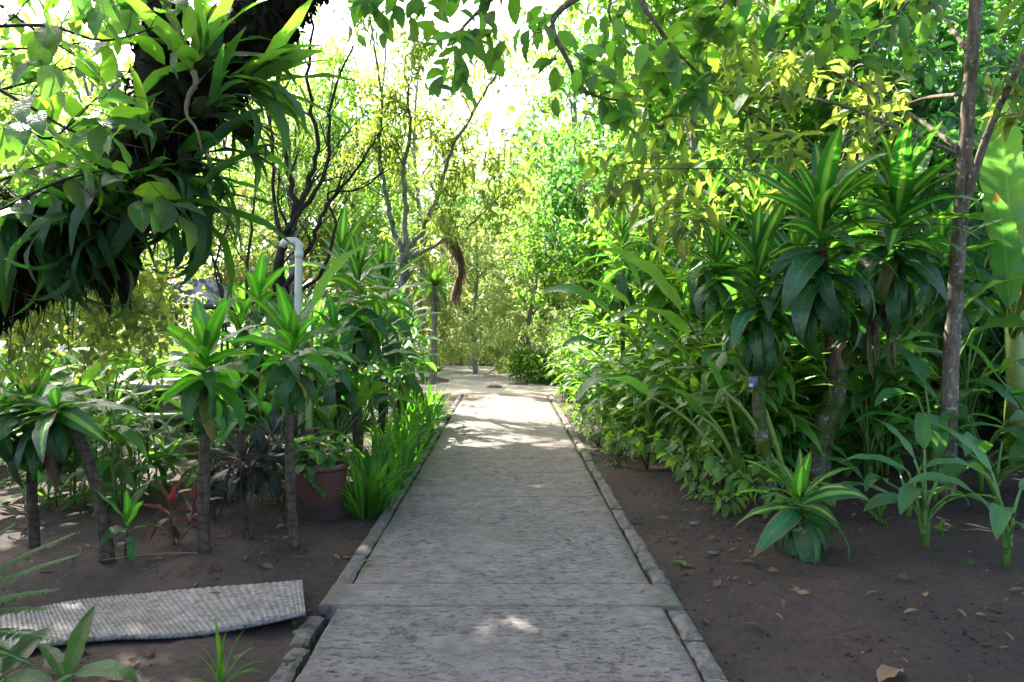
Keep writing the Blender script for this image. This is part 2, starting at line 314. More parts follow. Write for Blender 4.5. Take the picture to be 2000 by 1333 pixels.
# ------------------------------------------------------------------ leaf shapes (local +Y along the leaf, +Z its upper side)
def w_strap(t): return np.where(t < .35, .38+.62*np.sin(np.pi/2*t/.35), np.clip(1-((t-.35)/.65)**2.3, .02, 1))
def w_ovate(t): return np.clip(np.sin(np.pi*np.clip(t, 0, 1)**.82)**.75, .03, 1)
def w_lance(t): return np.clip(np.sin(np.pi*np.clip(t, 0, 1)**.78)**.95, .03, 1)
def w_paddle(t): return np.clip(np.minimum(1, np.clip(t*5, 0.02, 1)**.6)*np.clip(1-(np.clip((t-.45)/.55, 0, 1))**2.2, .02, 1), .02, 1)
def w_lin(t): return np.where(t < .5, .8+.4*t, np.clip(1-((t-.5)/.5)**1.6, .02, 1))
def leaf_t(W, nseg=7, nac=1, prof=w_strap, droop=1., dp=1.5, fold=.3, wave=0., pet=0., side=0., twist=0., seed=0, wf=9, torn=0):
    r = random.Random(seed); t = np.linspace(0, 1, nseg+1); ang = -droop*t**dp
    ds = 1/nseg; cyy = np.concatenate([[0], np.cumsum(np.cos((ang[1:]+ang[:-1])/2)*ds)]); cz = np.concatenate([[0], np.cumsum(np.sin((ang[1:]+ang[:-1])/2)*ds)])
    if pet: w = np.where(t <= pet, .012/max(W, .001), prof(np.clip((t-pet)/(1-pet), 0, 1)))*W
    else: w = prof(t)*W
    V = []; UV = []; ph = r.uniform(0, 6)
    for i in range(nseg+1):
        nx, ny, nz = 0, -math.sin(ang[i]), math.cos(ang[i]); tw = twist*t[i]; 
        for c in range(-nac, nac+1):
            f = c/nac; lx = f*w[i]/2*math.cos(fold)*(1-(r.random()*torn if abs(c) == nac else 0)); ln = abs(f)*w[i]/2*math.sin(fold)+wave*w[i]*abs(f)*math.sin(wf*t[i]*2+ph+(1.4 if c > 0 else 0))
            x = lx*math.cos(tw)-ln*math.sin(tw); q = lx*math.sin(tw)+ln*math.cos(tw)
            V.append((x+side*t[i]**2, cyy[i]+ny*q, cz[i]+nz*q)); UV.append((.5+f*.5, t[i]))
    k = 2*nac+1
    Q = [(i*k+j, i*k+j+1, (i+1)*k+j+1, (i+1)*k+j) for i in range(nseg) for j in range(2*nac)]
    return np.array(V), np.array(Q), np.array(UV)
def variants(n, mat, W, **kw):
    d0, d1 = kw.pop('droops'); wv = kw.pop('wave', 0); out = []
    for i in range(n):
        f = i/max(1, n-1)
        t = leaf_t(W*random.uniform(.9, 1.12), droop=lerp(d0, d1, f), side=U(-.09, .09), twist=U(-.5, .5), wave=wv, seed=i, **kw)
        out.append(mesh_np('leaf', *t, mat))
    return out
def rotm(az, el, roll=0): return Matrix.Rotation(az, 3, 'Z') @ Matrix.Rotation(el, 3, 'X') @ Matrix.Rotation(roll, 3, 'Y')
def put(me, parent, loc, az, el, roll, s, name='leaf'):
    o = bpy.data.objects.new(name, me); C.objects.link(o); o.parent = parent
    o.location = loc; o.rotation_euler = rotm(az, el, roll).to_euler(); o.scale = (s, s, s); return o
def scatter(tmpls, pos, az, el, roll, sc):
    """numpy copies of leaf shapes joined into one vertex, quad and UV set"""
    n = len(pos); ca, sa = np.cos(az), np.sin(az); ce, se = np.cos(el), np.sin(el); cr, sr = np.cos(roll), np.sin(roll)
    Z = np.zeros(n); O = np.ones(n)
    Rz = np.array([[ca, -sa, Z], [sa, ca, Z], [Z, Z, O]]).transpose(2, 0, 1); Rx = np.array([[O, Z, Z], [Z, ce, -se], [Z, se, ce]]).transpose(2, 0, 1); Ry = np.array([[cr, Z, sr], [Z, O, Z], [-sr, Z, cr]]).transpose(2, 0, 1)
    Mx = Rz @ Rx @ Ry*sc[:, None, None]; Vs = []; Qs = []; Us = []; base = 0; pick = rng.integers(0, len(tmpls), n)
    for k, (V, Q, UVt) in enumerate(tmpls):
        idx = np.nonzero(pick == k)[0]
        if not len(idx): continue
        W = np.einsum('nij,vj->nvi', Mx[idx], V)+pos[idx][:, None, :]; m = len(idx)
        Vs.append(W.reshape(-1, 3)); Qs.append((Q[None]+(np.arange(m)*len(V))[:, None, None]).reshape(-1, 4)+base); Us.append(np.tile(UVt, (m, 1))); base += m*len(V)
    return np.vstack(Vs), np.vstack(Qs), np.vstack(Us)
def foliage(name, parent, mat, tmpls, pos, sc, el=(-1.3, .6), loc=(0, 0, 0)):
    pos = np.asarray(pos, float); n = len(pos)
    if not n: return
    d = scatter(tmpls, pos, rng.uniform(0, 6.283, n), rng.uniform(el[0], el[1], n), rng.uniform(-.9, .9, n), sc*rng.uniform(.65, 1.25, n))
    return obj(name, mesh_np(name, *d, mat), parent, loc, kind='stuff')
T_OV = [leaf_t(.5, 3, 1, w_ovate, d, fold=.25) for d in (.3, .9)]
T_OV2 = [leaf_t(.46, 4, 1, w_ovate, d, fold=.25) for d in (.3, .7, 1.2)]
T_LA = [leaf_t(.26, 4, 1, w_lance, d, fold=.25) for d in (.3, .8, 1.3)]

DR = variants(10, M['drac'], .235, nseg=9, prof=w_strap, droops=(.25, 2.5), dp=1.45, fold=.16, wave=.07)
DR2 = variants(10, M['drac2'], .24, nseg=9, prof=w_strap, droops=(.25, 2.4), dp=1.45, fold=.16, wave=.08)
M['old'] = leafmat('yellowing leaf', (.16, .17, .03), (.45, .42, .05), .45, .4, stripe=(.22, .20, .05), brown=.26, var=.3)
DRO = variants(3, M['old'], .20, nseg=9, prof=w_strap, droops=(1.2, 2.4), dp=1.4, fold=.3, wave=.10)
for me_ in DR[5:]: me_.materials[0] = M['drac_old']
for me_ in DR2[5:]: me_.materials[0] = M['drac2_old']
DRD = variants(3, M['dead_grey'], .12, nseg=7, prof=w_strap, droops=(.4, .9), fold=.9, wave=.12)
GI = variants(7, M['ginger'], .18, nseg=8, prof=w_lance, droops=(.4, 2.1), fold=.25, wave=.05)
HE = variants(6, M['helic'], .27, nseg=10, nac=2, prof=w_paddle, droops=(.35, 2.0), dp=1.6, fold=.22, wave=.05)
BA = variants(4, M['banana'], .25, nseg=24, nac=2, prof=w_paddle, droops=(.55, 1.7), dp=1.6, fold=.35, wave=.09, wf=13, torn=.16)
CA = variants(6, M['canopy'], .50, nseg=6, nac=2, prof=w_ovate, droops=(.2, 1.1), fold=.18, wave=.06)
OL = variants(6, M['olive'], .24, nseg=6, prof=w_lance, droops=(.2, 1.0), fold=.25, wave=.05)
EP = variants(6, M['epi'], .115, nseg=10, prof=w_strap, droops=(.8, 2.9), dp=1.0, fold=.25, wave=.10)
NE = variants(6, M['nest'], .14, nseg=9, prof=w_strap, droops=(.15, 1.6), dp=1.7, fold=.3, wave=.10)
GR = variants(6, M['grass'], .075, nseg=7, prof=w_lin, droops=(.15, 1.6), dp=2.2, fold=.35)
PU = variants(5, M['purple'], .22, nseg=7, prof=w_lance, droops=(.3, 2.0), fold=.3, wave=.06)
RE = variants(5, M['red'], .17, nseg=7, prof=w_lance, droops=(.2, 1.5), fold=.4)
PP = variants(5, M['pot_plant'], .75, nseg=6, nac=2, prof=w_ovate, droops=(.3, 1.4), fold=.2, wave=.07)
DE = variants(3, M['dead'], .5, nseg=6, nac=2, prof=w_ovate, droops=(.6, 1.5), fold=.5, wave=.15)

# ------------------------------------------------------------------ the setting: soil, path, kerbs
KL, KR = -.866, .80          # path edges (inner kerb lines); kerbs are 0.10 wide outside them
def build_soil():
    def axis(a, b, st, far):
        core = list(np.arange(a, b, st)); ext = [st]; 
        lo, hi = [], []; s = st
        x = b
        while x < far: hi.append(x); s *= 1.35; x += s
        hi.append(far); s = st; x = a-st
        while x > -far: lo.append(x); s *= 1.35; x -= s
        lo.append(-far); return np.array(lo[::-1]+core+hi)
    xs = axis(-4.2, 4.5, .027, 400); ys = axis(2.2, 8.2, .030, 400)
    X, Y = np.meshgrid(xs, ys); dist = np.maximum(np.maximum(KL-.1-X, X-KR-.1), 0)
    z = -.038+.035*np.clip(dist/.9, 0, 1)+.05*vn(X, Y, .8, 1)*np.clip(dist/.5, 0, 1)+.022*vn(X, Y, .22, 2)+.012*vn(X, Y, .09, 3)+.008*vn(X, Y, .055, 4)+.014*np.clip(vn(X, Y, .06, 21)-.22, 0, 1)*np.clip(vn(X, Y, .7, 22)+.2, 0, 1)*2*np.clip(dist/.1, 0, 1)
    z += .6*np.clip((np.hypot(X, Y)-40)/100, 0, 1)
    inside = (X > KL-.05) & (X < KR+.05) & (Y < 15.4); z = np.where(inside, -.16, z)
    n, m = X.shape; idx = np.arange(n*m).reshape(n, m)
    Q = np.stack([idx[:-1, :-1], idx[:-1, 1:], idx[1:, 1:], idx[1:, :-1]], -1).reshape(-1, 4)
    obj('soil_ground', mesh_np('soil', np.stack([X, Y, z], -1).reshape(-1, 3), Q, None, M['soil']), kind='structure')
build_soil()
def soil_z(x, y):
    x = np.array([x]); y = np.array([y]); d = np.maximum(np.maximum(KL-.1-x, x-KR-.1), 0)
    return float((-.038+.035*np.clip(d/.9, 0, 1)+.05*vn(x, y, .8, 1)*np.clip(d/.5, 0, 1)+.022*vn(x, y, .22, 2)+.012*vn(x, y, .09, 3))[0])
def GS(px, py):
    g = G(px, py); g.z = soil_z(g.x, g.y)-.008; return g
def GX(x, y): return Vector((x, y, soil_z(x, y)-.01))

path = bpy.data.objects.new('garden_path', None); C.objects.link(path); path['kind'] = 'structure'
def slab(name, x0, x1, y0, y1, st, mat, rel, top=0.0, seed=0):
    nx = max(4, int((x1-x0)/st)); ny = max(4, int((y1-y0)/st)); xs = np.linspace(x0, x1, nx); ys = np.linspace(y0, y1, ny); X, Y = np.meshgrid(xs, ys)
    ed = np.minimum(np.minimum(X-x0, x1-X), np.minimum(Y-y0, y1-Y)); rg = .012+.012*vn(X, Y, .07, 9)
    z = top+rel*(.012*vn(X, Y, .5, 5)+.003*vn(X*.8, Y*1.2, .045, 6)-.011*np.clip(-vn(X*.7, Y*1.3, .035, 7)-.2, 0, .3)/.3*np.clip(vn(X, Y, .4, 8)*2.2+.6, 0, 1))-.010*np.clip(1-np.minimum(X-x0, x1-X)/rg, 0, 1)**1.5-.004*np.clip(1-ed/(rg*.7), 0, 1)
    wob = .008*vn(Y, X*0, .12, 11+seed); X = X+np.where((X-x0 < 1e-6) | (x1-X < 1e-6), wob, 0)
    V = np.stack([X, Y, z], -1).reshape(-1, 3); idx = np.arange(nx*ny).reshape(ny, nx)
    Q = [np.stack([idx[:-1, :-1], idx[:-1, 1:], idx[1:, 1:], idx[1:, :-1]], -1).reshape(-1, 4)]
    ring = np.concatenate([idx[0, :], idx[1:, -1], idx[-1, -2::-1], idx[-2:0:-1, 0]]); low = V[ring].copy(); low[:, 2] = -.15; k = len(ring); b = len(V)
    j = np.arange(k); Q.append(np.stack([ring[(j+1) % k], ring, b+j, b+(j+1) % k], -1))
    return obj(name, mesh_np(name, np.vstack([V, low]), np.vstack(Q), None, mat), path)
slab('slab', KL+.006, KR-.006, .6, 3.905, .013, M['path'], 1, 0, 1)
slab('smooth_band', KL-.10, KR+.10, 3.91, 4.238, .02, M['band'], .6, .002, 2)
for i, (a, b_, st) in enumerate(((4.242, 6.35, .014), (6.358, 8.1, .02), (8.108, 10.4, .03), (10.408, 12.9, .04), (12.908, 15.3, .05))):
    slab('slab', KL+.006, KR-.006, a, b_, st, M['path'], 1, -.002*i, 3+i)
def block_mesh(L, W, Hh, seed, mat):
    r = np.random.default_rng(seed); nx, ny = 9, 5; xs = np.linspace(-W/2, W/2, ny); ysl = np.linspace(-L/2, L/2, nx); X, Y = np.meshgrid(xs, ysl)
    ed = np.minimum(np.minimum(X+W/2, W/2-X), np.minimum(Y+L/2, L/2-Y)); z = Hh-.014*(ed < 1e-6)+r.uniform(-.004, .004, X.shape)
    X = X+r.uniform(-.005, .005, X.shape)*(ed < 1e-6); V = np.stack([X, Y, z], -1).reshape(-1, 3); idx = np.arange(nx*ny).reshape(nx, ny)
    Q = [np.stack([idx[:-1, :-1], idx[:-1, 1:], idx[1:, 1:], idx[1:, :-1]], -1).reshape(-1, 4)]
    ring = np.concatenate([idx[0, :], idx[1:, -1], idx[-1, -2::-1], idx[-2:0:-1, 0]]); low = V[ring].copy(); low[:, 2] = -.13; k = len(ring); j = np.arange(k)
    Q.append(np.stack([ring[(j+1) % k], ring, len(V)+j, len(V)+(j+1) % k], -1)); return mesh_np('kerb_stone', np.vstack([V, low]), np.vstack(Q), None, mat, False)
KM = {round(L, 2): [block_mesh(L, .090, .003, int(L*100)+i, M['kerb']) for i in range(3)] for L in (.17, .24, .36, .55)}
def kerb(x, y0, y1, Ls):
    y = y0; i = 0
    while y < y1:
        L = random.choice(Ls)
        if y+L > y1+.05: L = min(KM)
        if not (3.88 < y+L and y < 4.24):
            obj('kerb_stone', random.choice(KM[L]), path, (x+U(-.006, .006), y+L/2, U(-.006, .006)), (0, 0, U(-.012, .012)))
            y += L+U(.005, .012)
        elif y < 4.1:
            if 3.9-y > .12: 
                o = obj('kerb_stone', random.choice(KM[.17]), path, (x, (y+3.9)/2, 0)); o.scale = (1, (3.9-y-.02)/.17, 1)
            y = 4.245
        else: y = 4.245
kerb(KR+.052, .8, 4.8, (.24, .36)); kerb(KR+.052, 4.85, 15.2, (.36, .55, .55))
kerb(KL-.052, 4.245, 11.2, (.36, .55, .55)); kerb(KL-.052, 11.75, 15.2, (.36, .55))
for px, py, L, rz in ((617, 1200, .17, -.1), (598, 1228, .24, .05), (583, 1262, .17, -.2), (566, 1292, .24, .1), (551, 1325, .17, .2), (535, 1360, .24, 0)):
    g = G(px, py); o = obj('kerb_stone', random.choice(KM[L]), path, (g.x-.02, g.y, -.032+U(-.006, .004)), (U(-.06, .06), U(-.05, .05), rz)); o.scale = (1.0, .85, 1)
# square drain opening beside the kerb
g = GX(-1.10, 11.45); b = MB()
for dx, dy, sx, sy in ((-.15, 0, .06, .46), (.15, 0, .06, .46), (0, .2, .24, .06), (0, -.2, .24, .06)): b.box((dx, dy, -.02), (sx, sy, .12))
o = b.obj('drain_rim', M['stone'], loc=(g.x, g.y, g.z+.03)); tag(o, 'small square stone drain rim sunk beside the left kerb near the path end', 'drain')
X, Y = np.meshgrid(np.linspace(-3.4, 2.6, 90), np.linspace(15.36, 25, 120)); Z = .004+.03*vn(X, Y, 1.3, 41)+.012*vn(X, Y, .25, 42)
ed_ = np.minimum(np.minimum(X+3.4, 2.6-X), np.minimum(Y-15.36, 25-Y)); Z = Z-.14*np.clip(1-(ed_+.5*vn(X, Y, .6, 43))/.5, 0, 1)*(Y > 15.8); Z[0, :] = -.09
M['sand'] = plain('pale trodden sand', (.40, .355, .30), .9, 1.5, .28, 40, .5, dirt=(.24, .19, .15), spec=.1)
ix = np.arange(X.size).reshape(X.shape); obj('clearing_ground', mesh_np('clearing', np.stack([X, Y, Z], -1).reshape(-1, 3), np.stack([ix[:-1, :-1], ix[:-1, 1:], ix[1:, 1:], ix[1:, :-1]], -1).reshape(-1, 4), None, M['sand']), kind='structure')
# loose soil crumbs and small stones
def crumbs(name, n, mat, smin, smax, seed, xr=(-4.5, 4.6), yr=(2.2, 9)):
    r = np.random.default_rng(seed); X = r.uniform(*xr, n*3); Y = r.uniform(*yr, n*3); k = ((X < KL-.12) | (X > KR+.12)) & (vn(X, Y, .6, 31)+vn(X, Y, .17, 32) > r.uniform(-.5, .6, n*3)); X, Y = X[k][:n], Y[k][:n]; n = len(X)
    d = np.maximum(np.maximum(KL-.1-X, X-KR-.1), 0); z = -.038+.035*np.clip(d/.9, 0, 1)+.05*vn(X, Y, .8, 1)*np.clip(d/.5, 0, 1)+.022*vn(X, Y, .22, 2)+.012*vn(X, Y, .09, 3)
    base = np.array([(x, y, w) for w in (-1, 1) for x, y in ((-1, -1), (1, -1), (1, 1), (-1, 1))])*.5; Q = np.array([(3, 2, 1, 0), (4, 5, 6, 7), (0, 1, 5, 4), (1, 2, 6, 5), (2, 3, 7, 6), (3, 0, 4, 7)])
    s = smin+(smax-smin)*r.random(n)**4; V = base[None]*(s[:, None, None]*r.uniform(.6, 1.1, (n, 8, 3))); a = r.uniform(0, 6.3, n)
    x = V[..., 0]*np.cos(a)[:, None]-V[..., 1]*np.sin(a)[:, None]; y = V[..., 0]*np.sin(a)[:, None]+V[..., 1]*np.cos(a)[:, None]
    V = np.stack([x+X[:, None], y+Y[:, None], V[..., 2]*.7+(z+s*.2)[:, None]], -1)
    o = obj(name, mesh_np(name, V.reshape(-1, 3), (Q[None]+(np.arange(n)*8)[:, None, None]).reshape(-1, 4), None, mat, True), kind='stuff'); return o
o = crumbs('soil_crumbs', 9000, M['soil'], .004, .015, 3); tag(o, 'dark loose soil crumbs scattered over the garden beds', 'soil')
o = crumbs('gravel', 260, M['stone'], .004, .016, 4); tag(o, 'tiny pale stones sprinkled on the dark soil', 'gravel')
_r = np.random.default_rng(5); _n = 2600; _X = np.where(_r.random(_n) < .5, _r.uniform(-4.5, -1.0, _n), _r.uniform(.95, 5, _n)); _Y = _r.uniform(2.4, 11, _n)
_p = np.stack([_X, _Y, [soil_z(a, b)+.014 for a, b in zip(_X, _Y)]], -1)
_d = scatter(T_LA+T_OV, _p, _r.uniform(0, 6.3, _n), _r.uniform(-.1, .25, _n), _r.uniform(-.5, .5, _n), _r.uniform(.02, .10, _n)*np.where(vn(_X, _Y, .8, 33) > 0, 1, .45))
tag(obj('leaf_litter', mesh_np('litter', *_d, M['dead']), kind='stuff'), 'thin scatter of small dry leaf bits over the beds', 'leaf litter')

_n = 150; _X = _r.uniform(KL, KR, _n); _X = np.where(_r.random(_n) < .6, np.sign(_X)*(.83-np.abs(_r.normal(0, .12, _n))), _X); _Y = _r.uniform(2.8, 15, _n)
_d = scatter(T_LA+T_OV, np.stack([_X, _Y, np.full(_n, .012)], -1), _r.uniform(0, 6.3, _n), _r.uniform(-.05, .12, _n), _r.uniform(-.4, .4, _n), _r.uniform(.015, .06, _n))
tag(obj('path_litter', mesh_np('litter', *_d, M['dead']), kind='stuff'), 'small dry leaf bits blown along the edges of the path', 'leaf litter')
# ------------------------------------------------------------------ generic plants

def rosette(root, c, n, L, lib, top=1.35, bot=-.7, stem=.22, ax=Vector((0, 0, 1)), tilt=None, el_pow=.9, spread=1.0):
    """crown of strap leaves round a stem tip, young upright ones in the middle, old ones hanging"""
    a0 = U(0, 6.28); n = int(n*1.12)
    for k in range(n):
        f = k/(n-1); az = a0+k*2.39996+U(-.2, .2); el = lerp(top, bot, f**el_pow)+U(-.22, .22)
        s = L*(.66+.36*math.sin(math.pi*min(1, .15+f*.75)))*U(.7, 1.15); i = min(len(lib)-1, max(0, int(f*len(lib)+U(-1.6, 1.6))))
        old = f > .62 and random.random() < .05 and lib in (DR, DR2)
        put(DRO[i % 3] if old else lib[i], root, c+ax*(stem*1.25*(.6-f)), az, el, U(-.5, .5), s)
def cane_mesh(pts, r0, r1, mat, k=8, lump=.06, name='trunk'):
    b = MB(); s = spline(pts, 7); b.tube(s, rads(r0, r1, len(s)), k, lump); return b.mesh(name, mat)
def rel(pts, o): return [Vector(p)-o for p in pts]
def dracaena(label, base, stems, heads, lib, bark, group=None, name='dracaena', cat='dracaena plant'):
    """stems: (points, r0, r1); heads: (centre, n, L)"""
    t = thing(name, label, cat, base, group)
    for pts, r0, r1 in stems: obj('trunk', cane_mesh(rel(pts, base), r0, r1, bark), t)
    for h in heads:
        c, n_, L = h[:3]; kw = h[3] if len(h) > 3 else {}; rosette(t, Vector(c)-base, n_, L, lib, **kw)
    return t
def ginger(label, base, n, Hc, L, spread, nleaf=9, lean=None, lib=None, group='leafy ginger clumps beside the path', name='ginger_clump', cat='ginger plant', stemmat='stem', r=.009):
    """leafy canes arching out of one foot, leaves in two ranks along each cane"""
    lib = lib or GI; t = thing(name, label, cat, base, group); b = MB()
    for i in range(n):
        az = U(0, 6.28) if lean is None else lean+U(-1.1, 1.1); d = Vector((-math.sin(az), math.cos(az), 0)); h = Hc*U(.7, 1.08); sp = spread*U(.35, 1.0); o0 = Vector((U(-.12, .12), U(-.12, .12), 0))
        pts = [o0+d*(sp*(k/7)**2.0)+Vector((0, 0, h*math.sin(math.pi/2*min(1, k/7*1.0))*.98)) for k in range(8)]
        b.tube(pts, rads(r, r*.4, 8), 5)
        for j in range(nleaf):
            f = lerp(.12, 1, j/(nleaf-1)); q = f*7; i0 = min(6, int(q)); p = pts[i0].lerp(pts[i0+1], q-i0)
            sd = 1 if j % 2 else -1; a = az+sd*lerp(1.45, .25, f**3)+U(-.35, .35); el = lerp(.2, .5, f)+U(-.45, .35)
            put(lib[min(len(lib)-1, max(0, int(U(0, len(lib)))))], t, p, a, el, sd*U(0, .5), L*1.35*(.75+.35*math.sin(math.pi*f))*U(.8, 1.15))
    b.obj('canes', M[stemmat], t, kind=None); return t
def paddle(label, base, leaves, lib=None, stem=(.35, .03), group=None, name='heliconia', cat='heliconia plant', smat='stem'):
    """broad leaves on long stalks; leaves: (azimuth, stalk height, stalk reach, leaf length, elevation, variant)"""
    lib = lib or HE; t = thing(name, label, cat, base, group)
    if stem[0] > 0:
        b = MB(); b.tube([(0, 0, -.02), (.01, 0, stem[0]*.5), (0, .01, stem[0])], [stem[1], stem[1]*.85, stem[1]*.55], 8); b.obj('stem', M[smat], t)
    for az, h, rch, L, el, v in leaves:
        d = Vector((-math.sin(az), math.cos(az), 0)); tip = d*rch+Vector((0, 0, h)); s0 = Vector((U(-.02, .02), U(-.02, .02), min(stem[0]*.7, h*.3)))
        pts = spline([s0, s0+Vector((0, 0, (h-s0.z)*.5))+d*rch*.25, tip], 5)
        b = MB(); b.tube(pts, rads(.012+L*.006, .006+L*.004, len(pts)), 6); b.obj('stalk', M[smat], t)
        put(lib[v % len(lib)], t, tip, az, el, U(-.35, .35), L)
    return t
def rnd_paddles(n, h, L, v0=1, v1=5, reach=.35, face=None):
    out = []
    for i in range(n):
        az = (face+U(-1.3, 1.3)) if face is not None else i*2.4+U(-.3, .3)
        out.append((az, h*U(.6, 1.05), reach*U(.4, 1.1), L*U(.75, 1.15), U(.15, 1.0), random.randint(v0, v1)))
    return out
def branch_out(b, pts, r, n, ln, depth, up=.35, curl=.35, tips=None, k=4, f0=.25, taper=.55):
    """adds side branches along a branch, again and again; collects their tips"""
    for i in range(n):
        f = lerp(f0, 1, (i+U(.2, .8))/n); q = f*(len(pts)-1); i0 = min(len(pts)-2, int(q)); p = pts[i0].lerp(pts[i0+1], q-i0); d = (pts[i0+1]-pts[i0]).normalized()
        side = Vector((U(-1, 1), U(-1, 1), U(-.5, .8))).normalized(); d = (d*.7+side*.8+Vector((0, 0, up))).normalized(); L = ln*U(.6, 1.15)*(1.1-.5*f); np_ = 6
        sub = [p]; rr = r*lerp(1, .45, f)*taper; dd = d.copy()
        for s in range(np_):
            dd = (dd+Vector((U(-1, 1), U(-1, 1), U(-1, 1)))*curl*.6+Vector((0, 0, up*.15))).normalized(); sub.append(sub[-1]+dd*(L/np_))
        b.tube(sub, rads(rr, max(.0012, rr*.35), len(sub)), k)
        if tips is not None: tips.append(sub)
        if depth > 1: branch_out(b, sub, rr, max(2, n-1), ln*.55, depth-1, up, curl, tips, k, .3, taper)
def cloud(centres, rad, n, flat=.75):
    """leaf positions bunched round many small clump centres inside ellipsoids"""
    out = []
    for (c, r_) in zip(centres, rad):
        m = max(5, int(n*r_**2/sum(q**2 for q in rad))); k = max(4, m//45); sub = rng.normal(size=(k, 3)); sub /= np.linalg.norm(sub, axis=1)[:, None]
        sub = sub*(rng.random((k, 1))**.45)*r_*np.array([1, 1, flat]); idx = rng.integers(0, k, m); out.append(np.array(c)+sub[idx]+rng.normal(size=(m, 3))*r_*.13)
    return np.vstack(out)
def tree(label, base, h, cr, n, leaf, mat, tm=None, bark='bark_grey', tr=.10, group='background trees', clumps=9, low=.35, name='tree', cat='tree', squash=.8, lean=(0, 0), el=(-1.3, .6)):
    """trunk, limbs and a loose crown of leaf clumps"""
    base = Vector(base); t = thing(name, label, cat, base, group); top = Vector((lean[0], lean[1], h*.85))
    pts = spline([(0, 0, -.1), (lean[0]*.3+U(-.1, .1), lean[1]*.3, h*.3), (lean[0]*.6+U(-.2, .2), lean[1]*.6+U(-.2, .2), h*.6), top], 5)
    b = MB(); b.tube(pts, rads(tr, tr*.25, len(pts)), 8, .06); b.obj('trunk', M[bark], t)
    b = MB(); cs = []; rs = []
    for i in range(clumps):
        f = lerp(low, 1.0, (i+.5)/clumps); a = i*2.4+U(-.4, .4); rr = cr*math.sin(math.pi*min(.95, lerp(.35, .85, f)))*U(.55, .95); q = min(f, .98)*(len(pts)-1); i0 = int(q); p = pts[i0]
        c = Vector((p.x+math.cos(a)*rr, p.y+math.sin(a)*rr, h*f)); m_ = (p+c)/2+Vector((0, 0, -.1*rr))
        b.tube(spline([p-Vector((0, 0, rr*.3)), m_, c], 4), rads(tr*.38, tr*.08, 9), 5); cs.append(tuple(c)); rs.append(cr*U(.38, .62))
    b.obj('limbs', M[bark], t); foliage('foliage', t, M[mat], tm or T_OV, cloud(cs, rs, n, squash), leaf, el); return t
def leaves_on(root, twigs, lib, s, per, hang=.5, maxn=300, name='leaf'):
    """single leaf objects along twigs, drooping a little"""
    k = 0
    for tw in twigs:
        for j in range(per):
            if k >= maxn: return
            f = lerp(.35, 1, j/max(1, per-1)); q = f*(len(tw)-1); i0 = min(len(tw)-2, int(q)); p = tw[i0].lerp(tw[i0+1], q-i0); d = (tw[i0+1]-tw[i0]); az0 = math.atan2(-d.x, d.y)
            put(random.choice(lib), root, p, az0+(1 if j % 2 else -1)*U(.2, 1.3), U(-1.1, .35)-hang*.4, U(-.6, .6), s*U(.7, 1.2), name); k += 1

# ------------------------------------------------------------------ background: far wood, trees, shrubs, wall, shelter
pos_ = []
for i in range(150):
    a = R(lerp(-62, 62, i/149)); d_ = 33+7*rng.random(); x = d_*math.sin(a); y = d_*math.cos(a)
    gap = math.exp(-((math.degrees(a)+4)/7)**2); hh = (12.0+2.5*math.sin(i*1.3))*(1-.35*gap)
    m_ = 190; pos_.append(np.stack([x+rng.normal(0, 1.1, m_), y+rng.normal(0, 1.1, m_), hh*rng.random(m_)**.8], -1))
o = foliage('treeline', None, M['bg_green'], T_OV, np.vstack(pos_), .62); tag(o, 'far wall of mixed green trees closing the garden', 'far trees')

